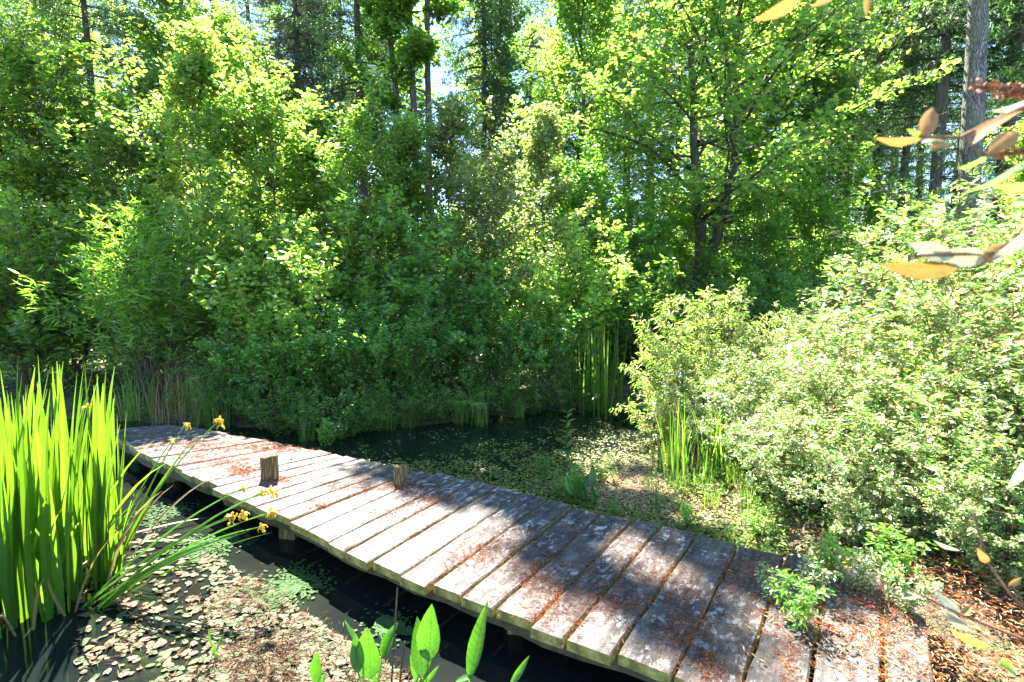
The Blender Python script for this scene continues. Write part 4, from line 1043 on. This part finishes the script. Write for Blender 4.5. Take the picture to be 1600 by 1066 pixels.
while len(shade) < 420:
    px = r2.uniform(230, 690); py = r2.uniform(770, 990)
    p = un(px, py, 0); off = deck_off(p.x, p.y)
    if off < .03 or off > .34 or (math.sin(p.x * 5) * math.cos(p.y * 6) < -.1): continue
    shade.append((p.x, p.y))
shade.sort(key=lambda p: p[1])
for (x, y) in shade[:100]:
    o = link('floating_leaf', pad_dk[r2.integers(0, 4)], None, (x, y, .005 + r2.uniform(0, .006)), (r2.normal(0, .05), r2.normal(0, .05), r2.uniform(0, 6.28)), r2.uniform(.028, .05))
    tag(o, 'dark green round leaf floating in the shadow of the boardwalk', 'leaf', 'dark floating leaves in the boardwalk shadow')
stuff_discs('duckweed', shade[100:] + [(x + r2.normal(0, .06), y + r2.normal(0, .06)) for (x, y) in shade for _ in range(5)], tmpl, M['pad_shaded'], .012, .004,
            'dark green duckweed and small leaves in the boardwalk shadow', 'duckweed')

# flake scatter used for moss, litter and needles
def scatter(name, pts3, L, wr, mat, flat=1.5, seed=0, label='', cat_='', kindl=2, tilt=.25):
    rg_ = np.random.default_rng(seed); P = np.array(pts3); n = len(P)
    a = rg_.uniform(0, 6.28, n); ax = np.stack([np.cos(a), np.sin(a), rg_.normal(0, tilt, n)], -1)
    nn = np.stack([rg_.normal(0, .4, n), rg_.normal(0, .4, n), np.full(n, flat)], -1)
    V, F = leaf_geo(P, ax, nn, L * rg_.uniform(.5, 1.3, n), wr, kindl, .2)
    return tag(link(name, build_mesh(name, V, F, mat)), label, cat_, kind='stuff')
rm = np.random.default_rng(33)
def far_deck_off(x, y):
    """distance beyond the far edge of the planks (positive = outside)"""
    return None
FE = np.array([p[1] for p in planks]); FA = np.array([p[0] for p in planks]); FD = nrm(FE - FA)
def beyond_far_v(x, y):
    i = np.argmin(np.hypot(FE[:, 0][None] - x[:, None], FE[:, 1][None] - y[:, None]), 1)
    return (x - FE[i, 0]) * FD[i, 0] + (y - FE[i, 1]) * FD[i, 1]
def deck_off_v(x, y):
    best = np.full(x.shape, 1e9); sg_ = np.ones(x.shape)
    for a, b in zip(NEAR[:-1], NEAR[1:]):
        e = b - a; t = np.clip(((x - a[0]) * e[0] + (y - a[1]) * e[1]) / (e @ e), 0, 1)
        qx = x - a[0] - t * e[0]; qy = y - a[1] - t * e[1]; d = np.hypot(qx, qy)
        sg_ = np.where(d < best, np.where(e[0] * qy - e[1] * qx > 0, -1, 1), sg_); best = np.minimum(best, d)
    return best * sg_
N_ = 260000
px = rm.uniform(560, 1230, N_); py = rm.uniform(655, 880, N_); x, y = un_v(px, py, 0)
edge = 752 - (px - 560) * .17
v = (py - edge) / 40 + .7 * np.sin(x * 4 + 2) * np.sin(y * 5) + .5 * np.sin(x * 11) * np.sin(y * 13) + .4 * np.sin(x * 23 + y * 9)
ok = (beyond_far_v(x, y) > -.03) & (rm.uniform(size=N_) < 1 / (1 + np.exp(-2.6 * v))) & ((py > 720) | (rm.uniform(size=N_) < .6))
px, py, x, y = px[ok][:42000], py[ok][:42000], x[ok][:42000], y[ok][:42000]
z = np.maximum(.004, ground_h(x, y)) + np.abs(rm.normal(0, .006, len(x)))
dry = .8 * np.exp(-(((px - 985) / 70) ** 2 + ((py - 757) / 22) ** 2)) + .5 * np.exp(-(((px - 1090) / 80) ** 2 + ((py - 800) / 30) ** 2))
isdry = rm.uniform(size=len(x)) < dry * 1.3
P3 = np.stack([x, y, z], -1); mossP = P3[~isdry]; dryP = P3[isdry]
scatter('pond_moss', mossP, .034, .5, M['moss'], seed=1, label='yellow-green floating moss mat beyond the boardwalk', cat_='moss')
px = rm.normal(1000, 60, 6000); py = rm.normal(758, 20, 6000); x, y = un_v(px, py, 0); ok = beyond_far_v(x, y) > 0; x, y = x[ok], y[ok]
ex = np.stack([x, y, np.maximum(.006, ground_h(x, y)) + np.abs(rm.normal(0, .008, len(x)))], -1)
scatter('dry_flakes', np.concatenate([dryP, ex]), .034, .4, M['debris'], seed=2, label='pale dry leaf flakes on the mat beside the grass tuft', cat_='leaf litter')  # flake colour is pale, clustered around the dry part of the mat
# ground litter over the right bank and the forest floor
x = rm.uniform(1.2, 6, 22000); y = 1.2 + 5.8 * rm.uniform(size=22000) ** 1.5; ok = pond_sd(x, y) > 0; x, y = x[ok], y[ok]
gl = np.stack([x, y, ground_h(x, y) + .005], -1)
scatter('leaf_litter', gl, .035, .35, M['needle'], seed=3, label='rusty leaf litter covering the right bank', cat_='leaf litter')
x = rm.uniform(-12, 12, 24000); y = rm.uniform(6.2, 14, 24000); ok = pond_sd(x, y) > .05; x, y = x[ok], y[ok]
fg = np.stack([x, y, ground_h(x, y) + rm.uniform(0, .14, len(x))], -1)
scatter('ground_cover', fg, .09, .45, M['dark'], seed=4, label='dark leafy ground cover under the shrubs of the far bank', cat_='ground cover', tilt=.7)
N_ = 14000
x = rm.uniform(1.0, 3.2, N_); y = rm.uniform(2.7, 5.8, N_); ok = (pond_sd(x, y) > -.1) & (beyond_far_v(x, y) > .02) & (rm.uniform(size=N_) < .5 + .5 * np.sin(x * 9 + 1) * np.sin(y * 8)); x, y = x[ok], y[ok]
scatter('bank_cover', np.stack([x, y, np.maximum(ground_h(x, y), 0) + rm.uniform(0, .12, len(x))], -1), .045, .4, M['grass'], seed=14, label='low green cover on the bank between the planks and the glossy bushes', cat_='ground cover', tilt=.7)
# rusty debris among the floating leaves
db = [(x + rm.normal(0, .04), y + rm.normal(0, .04), .012 + abs(rm.normal(0, .006))) for (x, y) in lit for _ in range(1 if math.sin(x * 9 + y * 5) < .6 else 2) if rm.uniform() < .75]
scatter('floating_needles', db, .05, .09, M['brown'], seed=5, label='rusty needles and stalks lying on the sunlit floating leaves', cat_='needles', tilt=.15)

# ------------------------------------------------------------ needles on the planks
nd = []
for i, (a0, b0, a1, b1) in enumerate(planks):             # in the joints
    n = int(rm.uniform(120, 620)); d = b1 - a1; sd_ = np.array([d[1], -d[0]]) / np.hypot(*d)
    t = rm.uniform(0, 1, n); t = t[rm.uniform(size=n) < .25 + .75 * (.5 + .5 * np.sin(t * 9 + i * 1.7))]
    q_ = a1[None] + d[None] * t[:, None] + sd_[None] * (rm.normal(0, .013, len(t)) - .006)[:, None]
    nd.append(np.c_[q_, DZ - .012 + rm.uniform(-.008, .022, len(t))])
patches = [(300, 695, 50, 8, 900), (400, 697, 55, 6, 900), (330, 712, 35, 6, 300), (350, 725, 40, 6, 350), (375, 738, 14, 5, 250), (388, 732, 16, 4, 250), (450, 700, 30, 6, 350), (420, 752, 14, 4, 120), (440, 748, 10, 4, 120),
           (628, 762, 16, 4, 220), (560, 760, 30, 8, 300), (670, 778, 22, 8, 320), (620, 800, 30, 10, 220), (500, 790, 14, 4, 110), (735, 868, 20, 12, 420), (770, 858, 20, 14, 300), (800, 840, 30, 16, 300),
           (825, 895, 22, 12, 350), (855, 920, 20, 14, 320), (865, 955, 30, 14, 350), (930, 930, 40, 20, 420), (900, 880, 30, 12, 250), (960, 940, 25, 14, 300), (985, 890, 30, 25, 420), (1000, 850, 30, 12, 200),
           (1030, 900, 25, 25, 420), (1075, 940, 20, 40, 600), (1060, 990, 20, 20, 350), (1110, 1040, 12, 25, 350), (1150, 900, 20, 14, 350), (1200, 890, 30, 10, 450), (1235, 1040, 8, 20, 220)]
PX = np.concatenate([rm.normal(c[0], c[2], int(c[4] * (1.9 if c[0] < 700 else .9))) for c in patches] + [rm.uniform(700, 1600, 4000)])
PY = np.concatenate([rm.normal(c[1], c[3], int(c[4] * (1.9 if c[0] < 700 else .9))) for c in patches] + [rm.uniform(660, 1066, 4000)])
x, y = un_v(PX, PY, DZ); ok = (deck_off_v(x, y) < 0) & (beyond_far_v(x, y) < 0)
nd.append(np.c_[x[ok], y[ok], DZ + rm.uniform(.001, .007, ok.sum())]); nd = np.concatenate(nd)
scatter('needle_litter', nd, .027, .10, M['needle'], seed=6, label='rusty conifer needles lying on the planks and in their joints', cat_='needles', tilt=.12)
px = rm.uniform(1120, 1600, 22000); py = rm.uniform(870, 1066, 22000); x, y = un_v(px, py, DZ)   # pale litter on the right end of the deck
wgt = np.exp(-(((px - 1330) / 130) ** 2 + ((py - 960) / 50) ** 2)) + .35 * (px > 1300)
ok = (rm.uniform(size=22000) < wgt) & (deck_off_v(x, y) < 0); x, y = x[ok], y[ok]
hv = np.c_[x, y, np.maximum(DZ, ground_h(x, y)) + rm.uniform(.001, .012, len(x))]
hv = hv[::2]
scatter('pale_litter', hv[::2], .026, .22, M['debris'], seed=7, label='pale dry flakes strewn over the right end of the planks', cat_='leaf litter')
scatter('twig_litter', hv[1::2], .036, .07, M['needle'], seed=8, label='rusty twigs and needles strewn over the right end of the planks', cat_='needles')
# cones and twigs on the deck
for (px, py, r, lab) in [(455, 718, .013, 'small dark cone lying right of the taller post end'), (503, 791, .012, 'dark resinous lump lying on the shaded middle planks'), (972, 903, .011, 'small dark cone on the shaded right planks')]:
    p = un(px, py, DZ); V, F = log_mesh(r, 0, r * 2.2, rg, 8, .5, 4)
    tag(link('fir_cone', build_mesh('fir_cone', V, F, M['hub']), None, p, (1.3, 0, .6)), lab, 'cone')
tw = [((694, 876), (702, 892), 'pale twig lying on the sunlit plank near the middle'), ((1120, 873), (1140, 879), 'thin dark twig lying at the far plank ends'), ((1330, 932), (1460, 905), 'long dark twig arching over the right end of the planks'),
      ((1352, 960), (1368, 1036), 'thin stalk lying on the litter at the right'), ((1225, 985), (1240, 998), 'short dark stick at the plank joint on the right')]
for a, b, lab in tw:
    p0, p1 = un(a[0], a[1], DZ + .006), un(b[0], b[1], DZ + .006)
    sagv = .03 if 'arching' in lab else .003
    tag(link('twig', stalk_mesh([tuple(Vector(c) - p0) for c in curve(p0, p1, sagv, 6)], .0022, .0014, M['stem_red'], 5), None, p0), lab, 'twig')
# seedlings on the right planks
for (px, py, sc, lab, mt) in [(1248, 975, .42, 'green seedling growing through the litter on the right planks', None), (1205, 930, .28, 'tiny pale seedling at the plank joint on the right', 'bush'),
                              (1275, 935, .36, 'pale seedling behind the green one on the litter', 'bush'), (1350, 925, .4, 'leafy sprig hanging over the right planks', 'bush'), (1420, 960, .4, 'pale leafy sprig beside the dark twig on the right', 'bush'),
                              (1300, 900, .4, 'leafy sprig at the far plank ends below the big bush', None), (1400, 905, .5, 'leafy sprig where the big bush meets the right plank ends', None)]:
    p = un(px, py, DZ); plant(P_herb, 'seedling', lab, 'seedling', p.x, p.y, DZ, random.uniform(0, 6), sc, swap={'foliage': mt} if mt else None)
for (px, py, lab) in [(1340, 942, 'bright red seedling leaflets beside the long dark twig'), (1368, 955, 'bright red leaflets right of the first red seedling'), (1300, 990, 'bright red leaflets on the shaded litter in front')]:
    p = un(px, py, DZ); n = 9
    t = thing('red_seedling', lab, 'seedling', p)
    a = rm.uniform(0, 6.28, n); pos = np.stack([rm.normal(0, .02, n), rm.normal(0, .012, n), rm.uniform(.004, .03, n)], -1)
    link('leaves', build_mesh('leaves', *leaf_geo(pos, np.stack([np.cos(a), np.sin(a), np.full(n, .3)], -1), np.stack([rm.normal(0, .4, n), rm.normal(0, .4, n), np.ones(n)], -1), np.full(n, .022), .45, 6), M['red']), t)
    link('stem', stalk_mesh([(0, 0, 0), (0, 0, .02)], .0015, .001, M['stem_red'], 4), t)

# ------------------------------------------------------------ near overhanging twigs
LM = {m: build_mesh('leaf', *big_leaf(1.0, .34, .28), M[m], smooth=True) for m in ('tan_leaf', 'glare_leaf', 'green_leaf')}
LMw = {m: build_mesh('leaf', *big_leaf(1.0, .42, .25), M[m], smooth=True) for m in ('tan_leaf', 'glare_leaf', 'green_leaf')}
def near_branch(label, root, twigs, leaves, seeds=()):
    """all in photo pixels with a distance; twigs: list of polylines (px,py,Y); leaves: base px,py -> tip px,py, Y, material, facing, wide"""
    B = pt(*root); t = thing('overhanging_branch', label, 'branch', B)
    for tw_ in twigs:
        C = [pt(*q_) - B for q_ in tw_]
        link('twig', stalk_mesh([tuple(c) for c in C], .0028, .0016, M['stem_red'], 6), t)
    for (bx, by, tx, ty, Y, m, fz, wide) in leaves:
        bs = pt(bx, by, Y); tip = pt(tx, ty, Y + random.uniform(-.006, .006)); d = tip - bs
        q_ = Vector((0, 0, 1)).rotation_difference(d.normalized()).to_matrix().to_4x4() @ Matrix.Rotation(fz, 4, 'Z')
        o = link('leaf', (LMw if wide else LM)[m], t); o.matrix_local = Matrix.Translation(bs - B) @ q_ @ Matrix.Scale(d.length, 4)
    for (sx, sy, ex_, ey, Y, n) in seeds:
        rs = np.random.default_rng(int(sx)); P = []
        for k in range(n):
            f_ = k / n; q_ = pt(sx + (ex_ - sx) * f_, sy + (ey - sy) * f_ + rs.normal(0, 3.5), Y) - B
            P.append(tuple(q_ + Vector(rs.normal(0, .0012, 3))))
        P = np.array(P); ax = rs.normal(0, 1, P.shape)
        link('seed_head', build_mesh('seed_head', *leaf_geo(P, ax, rs.normal(0, 1, P.shape), np.full(len(P), .0062), .8, 6, .6, .5), M['seed']), t)
    return t
near_branch('upper right twig with an upright tan leaf in front of the trunks', (1640, 150, .62),
            [[(1640, 150, .62), (1560, 185, .62), (1500, 215, .61), (1435, 214, .6)]],
            [(1437, 215, 1470, 160, .6, 'tan_leaf', 1.45, 1), (1445, 214, 1374, 234, .6, 'tan_leaf', .35, 0), (1440, 224, 1474, 208, .6, 'glare_leaf', .6, 0), (1450, 234, 1494, 218, .6, 'tan_leaf', .9, 0), (1440, 214, 1420, 203, .6, 'green_leaf', 1.2, 0)])
near_branch('right edge twig carrying tan leaves and a rusty seed head', (1650, 232, .6),
            [[(1650, 232, .6), (1600, 238, .6), (1545, 243, .6), (1516, 232, .6)]],
            [(1513, 230, 1588, 150, .6, 'tan_leaf', .3, 0), (1543, 240, 1608, 192, .6, 'tan_leaf', 1.2, 0), (1543, 242, 1508, 270, .6, 'green_leaf', .6, 0), (1612, 245, 1540, 316, .6, 'green_leaf', .4, 0), (1640, 280, 1560, 308, .62, 'green_leaf', .4, 0), (1622, 150, 1560, 190, .63, 'glare_leaf', .2, 0)],
            [(1560, 240, 1640, 232, .6, 60)])
near_branch('rusty seed spray hanging in at the right edge', (1660, 150, .75), [[(1660, 150, .75), (1600, 138, .75), (1522, 134, .75)], [(1600, 138, .75), (1560, 148, .75)]],
            [], [(1520, 134, 1620, 142, .75, 90), (1555, 146, 1610, 148, .75, 40)])
near_branch('twig with blurred white-lit leaves above the big bush', (1660, 370, .55), [[(1660, 370, .55), (1560, 395, .55), (1430, 400, .55)]],
            [(1490, 402, 1425, 384, .55, 'glare_leaf', 1.1, 1), (1540, 404, 1470, 400, .55, 'glare_leaf', 1.2, 1), (1525, 415, 1585, 370, .55, 'tan_leaf', 1.0, 0), (1500, 418, 1388, 431, .55, 'tan_leaf', .8, 0), (1618, 350, 1570, 410, .5, 'glare_leaf', 1.3, 1)])
near_branch('leaf tips hanging in at the top edge', (1330, -60, .6), [[(1330, -60, .6), (1300, -25, .6), (1250, -12, .6)], [(1300, -25, .6), (1350, -14, .6)]],
            [(1252, -8, 1192, 38, .6, 'tan_leaf', .8, 0), (1308, -12, 1272, 10, .6, 'tan_leaf', 1.1, 0), (1360, -14, 1350, 24, .6, 'tan_leaf', .9, 0), (1216, -20, 1205, 6, .6, 'green_leaf', .9, 0)])
near_branch('arching twig with white-lit leaves over the lower right corner', (1640, 990, .85),
            [[(1640, 990, .85), (1580, 930, .85), (1543, 880, .86), (1520, 800, .9)], [(1600, 1000, .85), (1500, 960, .86), (1430, 925, .88)]],
            [(1543, 880, 1530, 862, .86, 'tan_leaf', 1.2, 1), (1575, 915, 1600, 905, .85, 'tan_leaf', 1.2, 1), (1500, 960, 1466, 930, .86, 'glare_leaf', 1.3, 0), (1520, 985, 1474, 964, .85, 'glare_leaf', 1.0, 0), (1545, 1010, 1492, 998, .85, 'green_leaf', 1.0, 0),
             (1500, 962, 1522, 944, .86, 'tan_leaf', .9, 0), (1440, 930, 1415, 942, .88, 'glare_leaf', .9, 0), (1500, 860, 1460, 856, .88, 'glare_leaf', .5, 0), (1560, 1035, 1600, 1050, .84, 'green_leaf', .9, 1), (1600, 720, 1585, 770, .8, 'glare_leaf', 1.2, 1)])
